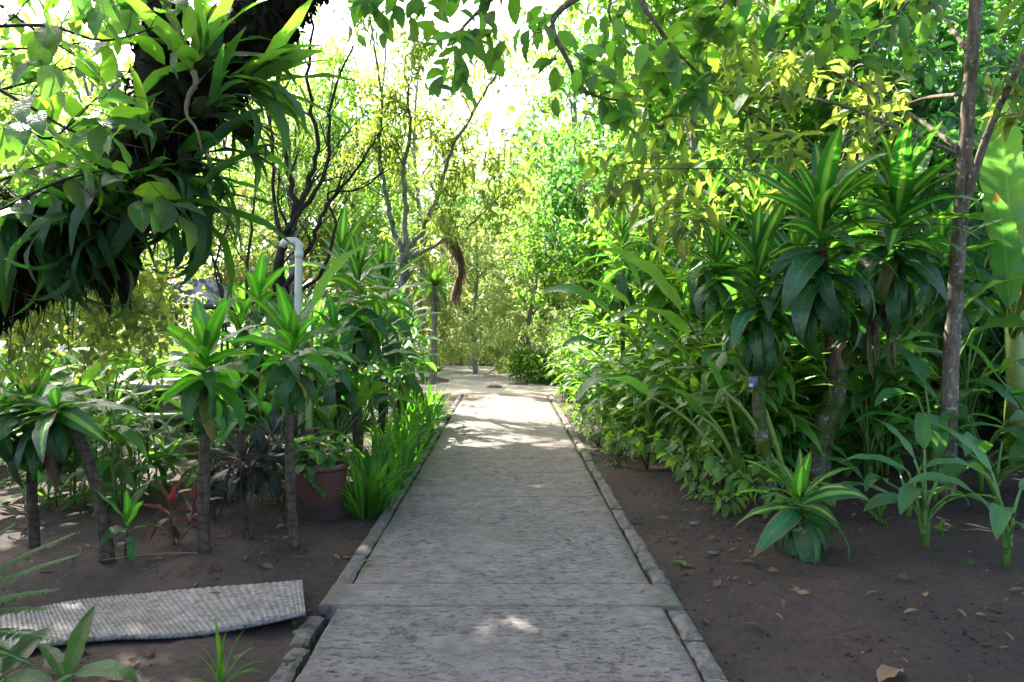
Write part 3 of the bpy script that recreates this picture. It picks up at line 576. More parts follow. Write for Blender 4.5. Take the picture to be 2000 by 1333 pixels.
BT = [  # px, base depth, height, crown radius, leaves, leaf size, material, label
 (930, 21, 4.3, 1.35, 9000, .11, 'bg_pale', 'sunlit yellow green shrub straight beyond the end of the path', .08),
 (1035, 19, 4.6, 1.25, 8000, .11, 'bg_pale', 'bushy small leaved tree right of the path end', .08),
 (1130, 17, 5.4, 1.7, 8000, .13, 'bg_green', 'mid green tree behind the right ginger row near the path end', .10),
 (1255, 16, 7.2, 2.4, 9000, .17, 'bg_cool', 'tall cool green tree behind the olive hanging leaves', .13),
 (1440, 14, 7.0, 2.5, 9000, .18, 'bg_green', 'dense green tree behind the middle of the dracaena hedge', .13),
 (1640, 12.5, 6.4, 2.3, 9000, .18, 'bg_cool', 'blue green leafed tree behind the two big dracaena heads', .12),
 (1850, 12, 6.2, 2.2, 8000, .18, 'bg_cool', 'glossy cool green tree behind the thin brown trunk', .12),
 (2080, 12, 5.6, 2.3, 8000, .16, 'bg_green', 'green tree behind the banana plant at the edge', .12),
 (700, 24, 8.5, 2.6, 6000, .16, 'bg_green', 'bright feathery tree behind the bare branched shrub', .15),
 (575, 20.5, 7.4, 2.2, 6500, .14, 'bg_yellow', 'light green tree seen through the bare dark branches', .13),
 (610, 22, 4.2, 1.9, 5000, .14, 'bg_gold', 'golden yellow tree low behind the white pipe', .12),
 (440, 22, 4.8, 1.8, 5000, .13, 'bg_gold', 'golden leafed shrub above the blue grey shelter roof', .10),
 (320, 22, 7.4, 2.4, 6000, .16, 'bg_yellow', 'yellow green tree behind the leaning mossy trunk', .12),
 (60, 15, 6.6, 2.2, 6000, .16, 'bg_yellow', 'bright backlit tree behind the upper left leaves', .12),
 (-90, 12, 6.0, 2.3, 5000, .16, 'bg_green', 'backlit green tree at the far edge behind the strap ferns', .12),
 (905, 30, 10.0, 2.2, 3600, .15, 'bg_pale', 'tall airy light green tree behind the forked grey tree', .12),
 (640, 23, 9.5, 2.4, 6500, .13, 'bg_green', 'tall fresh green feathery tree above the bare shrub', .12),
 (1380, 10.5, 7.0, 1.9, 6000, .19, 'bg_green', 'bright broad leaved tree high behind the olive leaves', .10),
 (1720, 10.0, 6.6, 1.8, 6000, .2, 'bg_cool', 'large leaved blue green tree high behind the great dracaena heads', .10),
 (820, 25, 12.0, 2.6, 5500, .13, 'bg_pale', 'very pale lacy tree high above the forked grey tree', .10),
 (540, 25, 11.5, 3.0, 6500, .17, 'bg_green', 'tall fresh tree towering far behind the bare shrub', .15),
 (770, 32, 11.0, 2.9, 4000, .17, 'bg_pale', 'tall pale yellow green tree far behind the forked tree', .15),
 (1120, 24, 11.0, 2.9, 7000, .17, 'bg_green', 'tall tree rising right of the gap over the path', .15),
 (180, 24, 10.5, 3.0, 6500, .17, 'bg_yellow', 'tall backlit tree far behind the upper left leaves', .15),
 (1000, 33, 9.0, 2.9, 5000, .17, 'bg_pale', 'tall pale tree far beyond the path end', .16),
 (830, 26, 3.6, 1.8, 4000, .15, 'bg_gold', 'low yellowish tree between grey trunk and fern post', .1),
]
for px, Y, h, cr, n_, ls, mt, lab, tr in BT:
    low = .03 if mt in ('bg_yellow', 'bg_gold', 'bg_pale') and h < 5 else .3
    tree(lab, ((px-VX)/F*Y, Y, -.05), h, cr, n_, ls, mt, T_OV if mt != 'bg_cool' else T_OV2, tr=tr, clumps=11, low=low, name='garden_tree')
# low shrubs and hedges behind
def shrub(label, x, y, r_, h, n_, ls, mt, tm=T_OV, group='low background shrubs', name='shrub', sx=1.0, cat='shrub'):
    t = thing(name, label, cat, (x, y, 0), group); b = MB()
    for i in range(7):
        a = i*.9+U(-.3, .3); b.tube(spline([(0, 0, -.05), (math.cos(a)*r_*.25*sx, math.sin(a)*r_*.25, h*.4), (math.cos(a)*r_*.6*sx, math.sin(a)*r_*.6, h*.85)], 4), rads(.022, .006, 9), 5)
    b.obj('stems', M['bark_black'], t)
    m = n_; k = max(8, m//60); cc = rng.normal(size=(k, 3)); cc /= np.linalg.norm(cc, axis=1)[:, None]; cc *= rng.random((k, 1))**.4*np.array([r_*sx, r_, h*.5]); cc[:, 2] += h*.52
    p = cc[rng.integers(0, k, m)]+rng.normal(size=(m, 3))*.13*r_; p[:, 2] = np.abs(p[:, 2]); foliage('foliage', t, M[mt], tm, p, ls); return t
SH = [
 (-8.0, 17, 1.6, 1.3, 2600, .13, 'bg_yellow', 'pale green shrub in front of the shelter'), (-10.5, 15, 1.8, 1.9, 2600, .13, 'bg_green', 'green shrub between shelter and pale wall'),
 (-5.6, 14, 1.3, 1.0, 2600, .13, 'bg_yellow', 'yellow green shrub behind the stone table'), (-4.2, 16, 1.3, 1.4, 2400, .12, 'bg_green', 'mid green shrub behind the potted plant and pipe'),
 (-2.6, 22.5, 1.0, .7, 1500, .09, 'bg_pale', 'low sunlit plants beyond the fern post'), (.9, 18, .9, .8, 2200, .10, 'bg_green', 'low green shrub at the right end of the path'),
 (2.3, 15.5, 1.3, 2.1, 3600, .13, 'bg_green', 'leafy shrub where the ginger row ends'), (4.2, 13.2, 1.6, 2.6, 4200, .16, 'bg_cool', 'dark green bush behind the thick of the ginger row'),
 (6.0, 11.2, 1.5, 2.5, 4600, .17, 'bg_cool', 'dark bush behind the striped dracaenas'), (7.4, 10.6, 1.3, 2.2, 4200, .16, 'bg_cool', 'dark bush deep behind the thin brown trunk'),
 (8.4, 9.6, 1.3, 2.3, 4200, .15, 'bg_green', 'dark hedge bush under the banana leaves'), (-6.6, 9.8, 1.2, 1.3, 2600, .14, 'bg_yellow', 'bright leafy shrub left of the stone table'),
 (-8.6, 9.0, 1.5, 2.2, 2600, .15, 'bg_green', 'tall green shrub before the pale wall'), (-4.9, 11.6, 1.0, 1.1, 2200, .12, 'bg_yellow', 'bright shrub right behind the stone table'),
 (3.6, 11.6, 1.2, 1.9, 3000, .16, 'bg_green', 'green bush filling in behind the ginger canes'), (5.0, 9.9, 1.2, 1.9, 3200, .16, 'bg_green', 'green bush between the forked trunk and the thin brown trunk'), (6.7, 8.6, 1.0, 1.7, 2600, .15, 'bg_cool', 'dark bush behind the lone heliconia leaves'),
 (2.6, 16.8, 1.2, 3.2, 3600, .14, 'bg_yellow', 'tall lit bush where the ginger row meets the path end trees'), (-3.0, 14.5, 1.2, 1.3, 2200, .13, 'bg_green', 'green bush behind the grey forked trunk'), (-2.9, 11.2, 1.0, 1.2, 2400, .13, 'bg_green', 'green bush low behind the white pipe'),
 (-4.6, 10.4, .9, .95, 2000, .13, 'bg_green', 'green bush just right of the stone table'), (-5.9, 7.4, 1.0, 1.3, 2400, .14, 'bg_green', 'leafy bush under the creeper curtain'), (-7.4, 12.2, 1.5, 1.6, 2600, .14, 'bg_yellow', 'lit bush between stone table and shelter'),
 (10.2, 12.6, 1.9, 3.0, 3600, .17, 'bg_green', 'big green bush at the far right edge'), (-.2, 26, 2.0, 1.6, 3000, .12, 'bg_pale', 'sunlit bush filling the view past the path end'),
]
for x, y, r_, h, n_, ls, mt, lab in SH: shrub(lab, x, y, r_, h, int(n_*1.7), ls, mt)
b = MB(); b.box((0, 0, 1.0), (7.0, .18, 2.1)); b.box((0, 0, 2.09), (7.1, .26, .1))
o = b.obj('garden_wall', M['wall'], smooth=False, loc=(-11.6, 13.6, 0)); o.rotation_euler = (0, 0, .35); tag(o, 'pale blue white wall glimpsed behind plants at the far left', 'wall')
# shelter with hipped tarpaulin roof
sx0 = P(392, 598, 18); t = thing('garden_shelter', 'open shelter with blue grey hipped roof beyond the bare shrub', 'shelter', (sx0.x, sx0.y, 0)); hw = 1.12
ze = sx0.z; apex = P(392, 545, 18).z
V = [(-hw, -hw, ze), (hw, -hw, ze), (hw, hw, ze), (-hw, hw, ze), (-.25, 0, apex), (.25, 0, apex)]
obj('roof', mesh_np('roof', V+[(x, y, z-.03) for x, y, z in V], [(0, 1, 5, 4), (2, 3, 4, 5), (1, 2, 5, 5), (3, 0, 4, 4), (7, 6, 10, 11), (9, 8, 11, 10), (0, 3, 9, 6)][:2]+[(7, 6, 10, 11), (9, 8, 11, 10), (0, 6, 7, 1), (1, 7, 8, 2), (2, 8, 9, 3), (3, 9, 6, 0)], None, M['roof'], False), t)
me = bpy.data.meshes.new('hip'); me.from_pydata([V[1], V[2], V[5], V[3], V[0], V[4]], [], [(0, 1, 2), (3, 4, 5)]); me.materials.append(M['roof']); obj('roof_end', me, t)
b = MB()
for s_ in (-1, 1): b.box((0, s_*(hw+.02), ze-.02), (2*hw+.1, .05, .09)); b.box((s_*(hw+.02), 0, ze-.02), (.05, 2*hw, .085))
b.obj('eave_rail', M['metal'], t)
for a in (-1, 1):
    for e in (-1, 1):
        b = MB(); b.box((a*hw*.92, e*hw*.92, ze/2-.05), (.06, .06, ze)); b.obj('post', M['metal'], t)

# ------------------------------------------------------------------ stone table, bench
tb = GX(-3.95, 9.05); t = thing('stone_table', 'round pale stone table on a turned pedestal among the left plants', 'garden table', tb)
b = MB(); b.lathe([(0, .68), (.50, .68), (.53, .70), (.53, .745), (.50, .76), (0, .762)], 32); b.obj('table_top', M['stone'], t)
b = MB(); b.lathe([(.26, 0), (.26, .06), (.20, .08), (.13, .16), (.11, .26), (.16, .38), (.17, .46), (.11, .54), (.13, .60), (.22, .66), (.24, .682)], 20); b.obj('pedestal', M['stone'], t)
bb = GX(-4.25, 8.15); t = thing('stone_bench', 'curved pale stone bench on baluster legs in front of the round stone table', 'bench', bb)
b = MB(); pts = [(.95*math.sin(a), .95-.95*math.cos(a), .43) for a in np.linspace(-.75, .95, 12)]
V = []
for i, p in enumerate(pts):
    a = lerp(-.75, .95, i/11); nx, ny = math.sin(a), -math.cos(a)
    for w, z in ((-.17, .40), (.17, .40), (.18, .43), (.17, .465), (-.17, .465), (-.18, .43)): V.append((p[0]+nx*w, p[1]+ny*w, z))
b.add(V, [(i*6+j, i*6+(j+1) % 6, (i+1)*6+(j+1) % 6, (i+1)*6+j) for i in range(11) for j in range(6)]+[(0, 1, 2, 5), (2, 3, 4, 5), (66, 71, 68, 67), (68, 71, 70, 69)]); b.obj('seat', M['stone'], t)
for a in (-.5, .7):
    b = MB(); b.lathe([(.13, -.02), (.13, .05), (.08, .09), (.075, .14), (.12, .24), (.11, .31), (.07, .36), (.12, .40)], 16, (.95*math.sin(a), .95-.95*math.cos(a), 0)); b.obj('leg', M['stone'], t)

# ------------------------------------------------------------------ the leaning mossy tree at upper left, with its perched plants
YT = 3.1
base = Vector((-3.6, 3.4, -.05)); t = thing('leaning_tree', 'thick dark mossy tree trunk leaning up across the top left corner', 'tree', base)
limb = [base, Vector((-3.1, 3.3, .7)), P(-200, 700, 3.15), P(0, 545, YT), P(190, 440, YT), P(330, 255, YT), P(440, 125, YT+.05), P(560, -15, YT+.1), P(700, -170, YT+.3), P(850, -420, YT+.7)]
s = spline(limb, 9); r_ = [(.27 if i < 9 else lerp(.20, .14, (i-9)/22) if i < 31 else lerp(.14, .10, (i-31)/(len(s)-31)))*U(.9, 1.12) for i in range(len(s))]
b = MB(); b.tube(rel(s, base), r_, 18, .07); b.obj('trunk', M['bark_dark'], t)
limb2 = [P(335, 270, YT-.05), P(300, 150, YT-.02), P(318, 30, YT), P(300, -120, YT+.1), P(230, -330, YT+.2)]; b = MB(); s2 = spline(limb2, 7); b.tube(rel(s2, base), rads(.085, .05, len(s2)), 10, .08); b.obj('branch', M['bark_dark'], t)
limb3 = [P(190, 430, YT), P(120, 470, 3.0), P(30, 440, 2.95), P(-150, 380, 2.9)]; b = MB(); s3 = spline(limb3, 7); b.tube(rel(s3, base), rads(.12, .07, len(s3)), 10, .1); b.obj('branch', M['bark_dark'], t)
# hanging root clumps under the trunk
b = MB()
for px, py, ln, rr in ((245, 490, .20, .045), (225, 480, .17, .05), (200, 490, .19, .04), (160, 490, .15, .05), (265, 450, .17, .04), (110, 510, .12, .06), (180, 500, .14, .05), (130, 515, .10, .05), (70, 530, .10, .05), (238, 520, .18, .025), (212, 520, .20, .022), (252, 500, .22, .018)):
    p = P(px, py, YT); pts = [p+Vector((U(-.01, .01), 0, -ln*k/6)) for k in range(7)]; b.tube(rel(pts, base), [rr, rr*1.05, rr*.98, rr*.85, rr*.7, rr*.45, rr*.12], 12, .16)
b.obj('root_clumps', M['bark_dark'], t, kind='stuff')
b = MB()
for i in range(150):
    f = U(.2, .95); p = s[int(f*(len(s)-25))+6]; q = p+Vector((U(-.08, .08), U(-.12, .05), -U(.02, .1))); L_ = U(.1, .4)
    b.tube(rel([q, q+Vector((U(-.03, .03), 0, -L_*.5)), q+Vector((U(-.05, .05), 0, -L_))], base), [.0035, .0025, .0012], 4)
b.obj('aerial_roots', M['bark_black'], t, kind='stuff')
pos_ = []
for i in range(6500):
    k = random.randint(4, len(s)-14); a = U(0, 6.28); p = s[k].lerp(s[k+1], U(0, 1)); rr0 = r_[k]*1.02; pos_.append(p-base+Vector((0, -math.sin(a)*rr0, 0))+((s[k+1]-s[k]).normalized().cross(Vector((0, 1, 0))))*(math.cos(a)*rr0))
for i in range(2600):
    k = random.randint(0, len(s2)-2) if i % 2 else random.randint(0, len(s3)-2); q = (s2 if i % 2 else s3)[k]; a = U(0, 6.28); rr0 = .072 if i % 2 else .1; pos_.append(q-base+Vector((math.cos(a)*rr0, U(-1, 1)*rr0, math.sin(a)*rr0)))
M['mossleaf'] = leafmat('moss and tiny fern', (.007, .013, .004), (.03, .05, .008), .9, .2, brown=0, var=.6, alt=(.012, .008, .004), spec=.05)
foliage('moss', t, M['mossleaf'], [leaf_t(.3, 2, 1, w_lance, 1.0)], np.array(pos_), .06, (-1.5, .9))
# leafy twigs of the same tree in front of and behind the trunk
tw = []; b = MB()
for pts in ([P(-120, 60, 2.6), P(80, 50, 2.6), P(200, 80, 2.65), P(300, 55, 2.7)], [P(-120, 330, 2.4), P(20, 250, 2.45), P(100, 270, 2.5), P(190, 190, 2.6)], [P(-100, 120, 2.6), P(60, 210, 2.6), P(150, 260, 2.6), P(280, 290, 2.6)],
            [P(-80, 10, 2.9), P(120, -20, 2.9), P(230, 20, 2.9), P(330, -10, 3)], [P(-90, 460, 2.7), P(40, 390, 2.7), P(130, 350, 2.7), P(220, 330, 2.7)], [P(-90, 200, 3.6), P(60, 160, 3.6), P(160, 130, 3.6), P(290, 150, 3.6)], [P(-60, 380, 3.8), P(60, 330, 3.8), P(180, 300, 3.8)], [P(-100, -60, 3.2), P(70, 60, 3.3), P(180, 130, 3.4)],
            [P(-60, 540, 3.9), P(30, 470, 3.9), P(90, 430, 3.9)], [P(-90, 100, 4.2), P(120, 90, 4.2), P(260, 60, 4.3)]):
    sp = spline(rel(pts, base), 5); b.tube(sp, rads(.008, .0025, len(sp)), 5); branch_out(b, sp, .006, 5, .42, 1, .0, .5, tw, 4, .15); tw.append(sp)
b.obj('twigs', M['bark_black'], t, kind='stuff')
random.shuffle(tw); leaves_on(t, tw, CA, .15, 5, .3, 215)
# unseen crown clumps, added above the frame to shade garden front and path
cc, rr = [], []
for x, y, z, r0 in ((-1.6, 6.6, 5.9, 1.2), (-3.6, 7.0, 6.2, 1.3), (-5.2, 5.6, 5.6, 1.3), (-.2, 7.0, 6.2, 1.1)):
    cc.append((x-base.x, y-base.y, z)); rr.append(r0)
for gx in (-6.6, -4.8, -3.0, -1.2):
    for gy in (8.2, 9.8, 11.3) if gx < -2 else (8.2, 9.6) if gx < -1 else (8.3,):
        cc.append((gx+U(-.4, .4)-base.x, gy+U(-.4, .4)-base.y, .418*gy+2.75+U(0, .5))); rr.append(1.25)
for gx, gy in ((-3.4, 12.6), (-4.6, 13.6), (-2.6, 11.6), (-5.2, 15.0)): cc.append((gx-base.x, gy-base.y, .418*gy+2.9)); rr.append(1.1)
foliage('foliage', t, M['canopy'], T_OV, cloud(cc, rr, 27000, .5), .25, (-.8, .5))
b = MB(); st = limb[-1]-base
for c in cc: b.tube(spline([st, (st+Vector(c))/2+Vector((0, 0, .3)), Vector(c)], 4), rads(.05, .015, 9), 6)
b.obj('upper_limbs', M['bark_dark'], t)

def epi(label, c, n_, L, lib, top, bot, az0=None, azr=3.14, name='strap_fern', cat='epiphyte', group='plants growing on the leaning trunk', stem=.03, dead=0):
    t = thing(name, label, cat, c, group)
    for k in range(n_):
        f = k/max(1, n_-1); az = (k*2.4 if az0 is None else az0+U(-azr, azr)); i = min(len(lib)-1, max(0, int(f*len(lib)+U(-1, 1))))
        put(lib[i], t, (U(-.06, .06), U(-.04, .03), U(-stem, stem)*1.5), az, lerp(top, bot, f)+U(-.3, .3), U(-.5, .5), L*U(.5, 1.1))
    b = MB(); b.lathe([(.005, -.05), (.04, -.03), (.05, 0), (.035, .03), (.005, .04)], 10); b.obj('root_ball', M['bark_dark'], t); return t
W_ = 1.57
epi('big upright nest fern with long pale leaves high on the leaning trunk', P(395, 130, 2.95), 20, .50, NE, 1.5, .2, name='nest_fern')
epi('nest fern spreading sideways leaves right of the upper trunk', P(470, 165, 2.95), 22, .42, NE, .7, -.5, az0=-1.4, azr=.8, name='nest_fern')
epi('small nest fern tucked in the fork of the leaning trunk', P(300, 260, 2.9), 12, .28, NE, 1.4, .3, name='nest_fern')
epi('green strap leaves drooping from the underside of the upper trunk', P(475, 250, 3.0), 12, .32, NE, -.2, -1.0, az0=-1.2, azr=.9, name='nest_fern')
for px, py, L_, n_, lab in ((60, 400, .42, 15, 'strap fern hanging over the lowest bend of the mossy trunk'), (130, 370, .44, 16, 'long strap fern hanging just below the broad leaves'), (200, 380, .44, 16, 'dark strap fern on the middle of the mossy trunk'),
        (265, 360, .44, 16, 'dense strap fern right of the root clump'), (320, 340, .42, 18, 'strap fern trailing off the right side of the trunk bend'), (345, 400, .42, 16, 'lower strap fern trailing toward the shelter roof'), (20, 470, .40, 12, 'strap fern at the very left end of the trunk'),
        (240, 270, .30, 12, 'short upright strap fern above the trunk bend'), (100, 470, .40, 14, 'strap fern under the lowest part of the trunk'), (180, 460, .42, 14, 'strap fern draped over the hanging root clumps'), (400, 210, .34, 12, 'strap fern on the dark trunk below the big upright nest fern'), (370, 320, .36, 14, 'thin leaved strap fern just under the trunk fork')):
    up = 'upright' in lab; epi(lab, P(px, py, 2.90+U(-.05, .05)), int(n_*1.25), L_*1.05, EP, 1.3 if up else .8, .2 if up else -.9, az0=None if px < 300 else -1.3, azr=1.2)
t = thing('dead_twig', 'curled brown dead leaf stalk hanging on the upper trunk', 'dead stalk', P(378, 140, 2.85)); b = MB(); q = [P(378, 140, 2.85), P(382, 165, 2.83), P(368, 190, 2.84), P(365, 225, 2.84), P(385, 255, 2.84), P(395, 300, 2.85)]
b.tube(rel(spline(q, 5), q[0]), rads(.012, .004, 26), 6, .2); b.obj('stalk', M['dead_grey'], t)
# creeper curtain
t = thing('creeper_curtain', 'curtain of tiny yellow green creeper leaves hanging under the trunk', 'creeper', P(220, 520, 3.4)); o0 = P(220, 520, 3.4); b = MB(); pos_ = []
for i in range(95):
    px = U(30, 330); y0 = U(480, 560) if px < 300 else U(500, 590); L_ = U(.2, .62)*(1 if px < 300 else .6); Y = U(3.3, 4.2); p = P(px, y0, Y); a = p.copy(); pts = [a]
    for k in range(6): a = a+Vector((U(-.045, .045), U(-.03, .03), -L_/6)); pts.append(a)
    b.tube(rel(pts, o0), .0010, 3)
    for k in range(int(L_*50)):
        q = U(0, 5.99); pos_.append(pts[int(q)].lerp(pts[int(q)+1], q % 1)-o0+Vector((U(-.045, .045), U(-.045, .045), U(-.03, .03))))
b.obj('strands', M['bark_black'], t); foliage('leaves', t, M['vine'], T_OV, np.array(pos_), .055, (-1.3, .3))

# ------------------------------------------------------------------ bare branched shrub
def stemtree(name, label, cat, base, stems, mat, sub, subn, subl, depth, up, k=6, **kw):
    t = thing(name, label, cat, base); tips = []; tb_ = MB()
    for i, (pts, r0, r1, nm) in enumerate(stems):
        s = spline(rel(pts, base), 6); s = [p+Vector((U(-1, 1), U(-1, 1), 0))*r0*.5 for p in s]; b = MB(); b.tube(s, rads(r0, r1, len(s)), 8, .1); b.obj(nm, M[mat], t)
        branch_out(tb_, s, r0*.8, subn, subl, depth, up, .42, tips, 4, .35, .5)
    tb_.obj('twigs', M[mat], t, kind='stuff'); return t, tips
B0 = GX(-2.55, 8.0)
Y8 = 8.0
stemtree('bare_shrub', 'leafless shrub with many dark crooked branches beside the white pipe', 'bare shrub', B0, [
 ([B0, P(488, 640, Y8), P(525, 590, Y8), P(548, 500, Y8), P(585, 400, 8.1), P(618, 290, 8.1), P(600, 150, 8.2), P(612, 20, 8.2)], .055, .012, 'trunk'),
 ([B0+Vector((.25, .1, 0)), P(553, 600, 8.1), P(553, 480, 8.1), P(575, 410, 8.1), P(560, 300, 8.2), P(548, 150, 8.2), P(575, 30, 8.2)], .06, .010, 'branch'),
 ([P(560, 455, Y8), P(600, 395, Y8), P(640, 320, 7.9), P(645, 200, 7.9), P(690, 90, 7.9)], .032, .008, 'branch'),
 ([P(500, 635, Y8), P(560, 560, 7.8), P(605, 480, 7.8), P(640, 400, 7.7), P(700, 330, 7.7), P(740, 260, 7.7)], .035, .008, 'branch'),
 ([P(575, 575, 7.8), P(630, 530, 7.7), P(655, 440, 7.6), P(640, 380, 7.6), P(700, 370, 7.6), P(760, 330, 7.6)], .022, .006, 'branch'),
 ([P(550, 470, Y8), P(535, 380, 8.1), P(530, 250, 8.1), P(500, 130, 8.2)], .025, .007, 'branch'),
 ([B0+Vector((-.1, .1, 0)), P(482, 600, Y8), P(490, 450, 8.1), P(500, 330, 8.1), P(470, 200, 8.2)], .022, .006, 'branch'),
 ([B0+Vector((-.3, 0, 0)), P(440, 620, 8.1), P(420, 520, 8.1), P(455, 400, 8.2), P(440, 300, 8.2)], .018, .005, 'branch'),
 ([B0+Vector((-.5, 0, 0)), P(436, 600, 8.3), P(405, 480, 8.3), P(350, 400, 8.3)], .016, .005, 'branch'),
], 'bark_black', 0, 7, .75, 2, .35)

# grey lichen tree in the middle distance
Yg = 13.0; B1 = GX(-1.80, Yg)
t, tips = stemtree('forked_tree', 'grey lichened tree forking low above the left plants, half way down the path', 'tree', B1, [
 ([B1, P(782, 600, Yg), P(787, 545, Yg), P(790, 492, Yg)], .12, .095, 'trunk'),
 ([P(790, 495, Yg), P(768, 450, Yg), P(755, 380, Yg), P(740, 300, 13.2), P(745, 200, 13.3), P(730, 80, 13.4)], .055, .016, 'branch'),
 ([P(790, 495, Yg), P(793, 420, Yg), P(790, 340, Yg), P(800, 230, 13.0), P(790, 120, 13.0)], .055, .016, 'branch'),
 ([P(790, 492, Yg), P(825, 450, 12.8), P(860, 370, 12.7), P(880, 300, 12.6), P(935, 200, 12.5), P(985, 120, 12.4)], .05, .014, 'branch'),
 ([P(792, 505, Yg), P(830, 490, 12.8), P(880, 462, 12.6), P(930, 430, 12.5), P(985, 375, 12.4)], .042, .010, 'branch'),
], 'bark_grey', 0, 6, 1.0, 2, .3)
pos_ = [s_[random.randint(2, 6)]+Vector((rng.normal(), rng.normal(), rng.normal()))*.13 for s_ in tips for k in range(26) if s_[3].z > 2.9]
foliage('foliage', t, M['olive'], T_LA, np.array(pos_), .17, (-1.2, .3))
cc = [(x-B1.x, y-B1.y, z) for x, y, z in ((-4.0, 12.8, 8.4), (-3.2, 14.0, 9.0))]; foliage('shade_crown', t, M['bg_green'], T_OV, cloud(cc, [1.1]*2, 2000, .6), .21, (-1.0, .4))  # unseen leaf clumps above the view, added to shade the path
b = MB()
for c, st_ in zip(cc, (P(730, 80, 13.4), P(745, 200, 13.3), P(730, 80, 13.4))):
    st_ = st_-B1; c = Vector(c); b.tube(spline([st_, st_.lerp(c, .35)+Vector((.3, .2, .25)), st_.lerp(c, .7)+Vector((-.15, -.3, .3)), c], 5), rads(.018, .007, 16), 5)
b.obj('upper_limbs', M['bark_grey'], t, kind='stuff')  # limbs joining the added shade clumps to the tree

# white pipe
t0 = GX((578-VX)/F*7.0, 7.0); t = thing('vent_pipe', 'white plastic standpipe with a hooked top rising from the left bed', 'pipe', t0); b = MB()
q = [Vector((0, 0, -.05)), Vector((.005, 0, .8)), Vector((.028, 0, 2.08))]; q += [Vector((.030-.055+.055*math.cos(a), 0, 2.13+.055*math.sin(a))) for a in np.linspace(0, math.pi/2, 6)]; q += [Vector((-.075, 0, 2.184)), Vector((-.10, 0, 2.176)), Vector((-.118, 0, 2.160)), Vector((-.128, 0, 2.128))]
b.tube(q, .034, 14); b.obj('pipe', M['pvc'], t); 
for z, x in ((2.06, .0275), (1.0, .01)): b = MB(); b.lathe([(.035, z-.03), (.040, z-.028), (.040, z+.028), (.035, z+.03)], 16, (x, 0, 0)); b.obj('collar', M['pvc'], t)

# fern post and dead frond
Yp = 17.5; B2 = GX((846-VX)/F*Yp, Yp); t = thing('fern_post', 'slim pale trunk topped by a nest fern at the far end of the left bed', 'trunk', B2)
obj('trunk', cane_mesh([(0, 0, -.05), (.02, 0, 1), (.03, 0, 2.25)], .085, .07, M['bark_grey']), t)
nf = thing('nest_fern', 'nest fern crowning the slim pale trunk by the path end', 'epiphyte', P(848, 562, Yp))
for k in range(34): put(NE[min(5, k//6)], nf, (U(-.05, .05), U(-.05, .05), U(-.05, .1)), k*2.4, lerp(1.3, -.3, k/33), U(-.4, .4), U(.55, .85))
for k in range(10): put(DRD[k % 3], nf, (0, 0, -.08), k*2.4, U(-1.2, -.5), 0, U(.4, .7))
Yd = 16.5; q = [P(853, 395, Yd), P(868, 430, Yd), P(890, 465, Yd), P(900, 510, Yd), P(888, 560, Yd)]; t = thing('palm_frond', 'dead brown palm frond hanging down beside the nest fern post', 'palm frond', q[0])
b = MB(); sp = spline(rel(q, q[0]), 6); b.tube(sp, rads(.03, .008, len(sp)), 6); b.obj('midrib', M['dead_grey'], t); pp = []; 
for i in range(6, len(sp)):
    for s_ in range(9): put(DRD[s_ % 3], t, sp[i], U(-3.14, 3.14), U(-1.5, -1.1), U(-1, 1), U(.35, .62), 'leaflet')
t = thing('palm_tree', 'slender palm trunk in the bright gap above the dead frond', 'palm', GX((866-VX)/F*27, 27)); b = MB(); b.tube([(0, 0, -.1), (0, 0, 3), (-.05, 0, 5.2)], [.12, .09, .08], 8); b.obj('trunk', M['bark_grey'], t)
b = MB(); pos_ = []; 
for i in range(11):
    a = i*2.4; el = U(.1, 1.1); pts = [Vector((-.05, 0, 5.2))+Vector((math.cos(a)*r_, math.sin(a)*r_, math.sin(el)*r_*1.0-.28*r_*r_)) for r_ in np.linspace(0, 2.1, 9)]; b.tube(pts, rads(.02, .006, 9), 4)
    for k in range(70): q_ = U(.8, 7.99); pos_.append(pts[int(q_)].lerp(pts[int(q_)+1], q_ % 1))
b.obj('frond_ribs', M['stem_y'], t); foliage('leaflets', t, M['bg_cool'], [leaf_t(.07, 5, 1, w_lin, d, fold=.3) for d in (.5, 1.2)], np.array(pos_), .5, (-1.2, -.1))

# ------------------------------------------------------------------ left bed plants
def cz(px, py, Y): return P(px, py, Y)
b_ = GS(397, 1078); Yb = b_.y
dracaena('young striped dracaena on a single straight cane, left of the potted plant', b_, [([b_, P(399, 930, Yb), P(402, 760, Yb)], .040, .032)], [(P(402, 738, Yb), 34, .44, dict(top=1.3, bot=-.9, stem=.26))], DR2, M['bark_cane'], 'canes in the left bed')
b_ = GS(575, 1066); Yb = b_.y
dracaena('slim dracaena cane standing right in front of the brown pot', b_, [([b_, P(566, 920, Yb), P(566, 745, Yb)], .034, .028)], [(P(572, 712, Yb), 32, .42, dict(top=1.3, bot=-.75, stem=.22))], DR2, M['bark_cane'], 'canes in the left bed')
b_ = GS(212, 1086); Yb = b_.y
t = dracaena('leaning dracaena cane with limp drooping leaves at the left', b_, [([b_, P(190, 960, Yb), P(150, 845, Yb), P(120, 812, Yb+.1)], .042, .028)], [(P(112, 815, Yb+.1), 26, .52, dict(top=.5, bot=-.75, stem=.1))], DR, M['bark_cane'], 'canes in the left bed')
for k in range(7): put(DRD[k % 3], t, P(112, 822, Yb+.1)-b_, k*1.1, U(-1.5, -1.1), U(-.5, .5), U(.35, .5))
b_ = GS(68, 1062); Yb = b_.y
dracaena('dark stemmed dracaena with hanging leaves at the far left of the bed', b_, [([b_, P(62, 950, Yb), P(70, 840, Yb)], .035, .03)], [(P(62, 825, Yb), 30, .50, dict(top=1.2, bot=-.75, stem=.15))], DR, M['bark_cane'], 'canes in the left bed')
b_ = GS(-30, 1075)
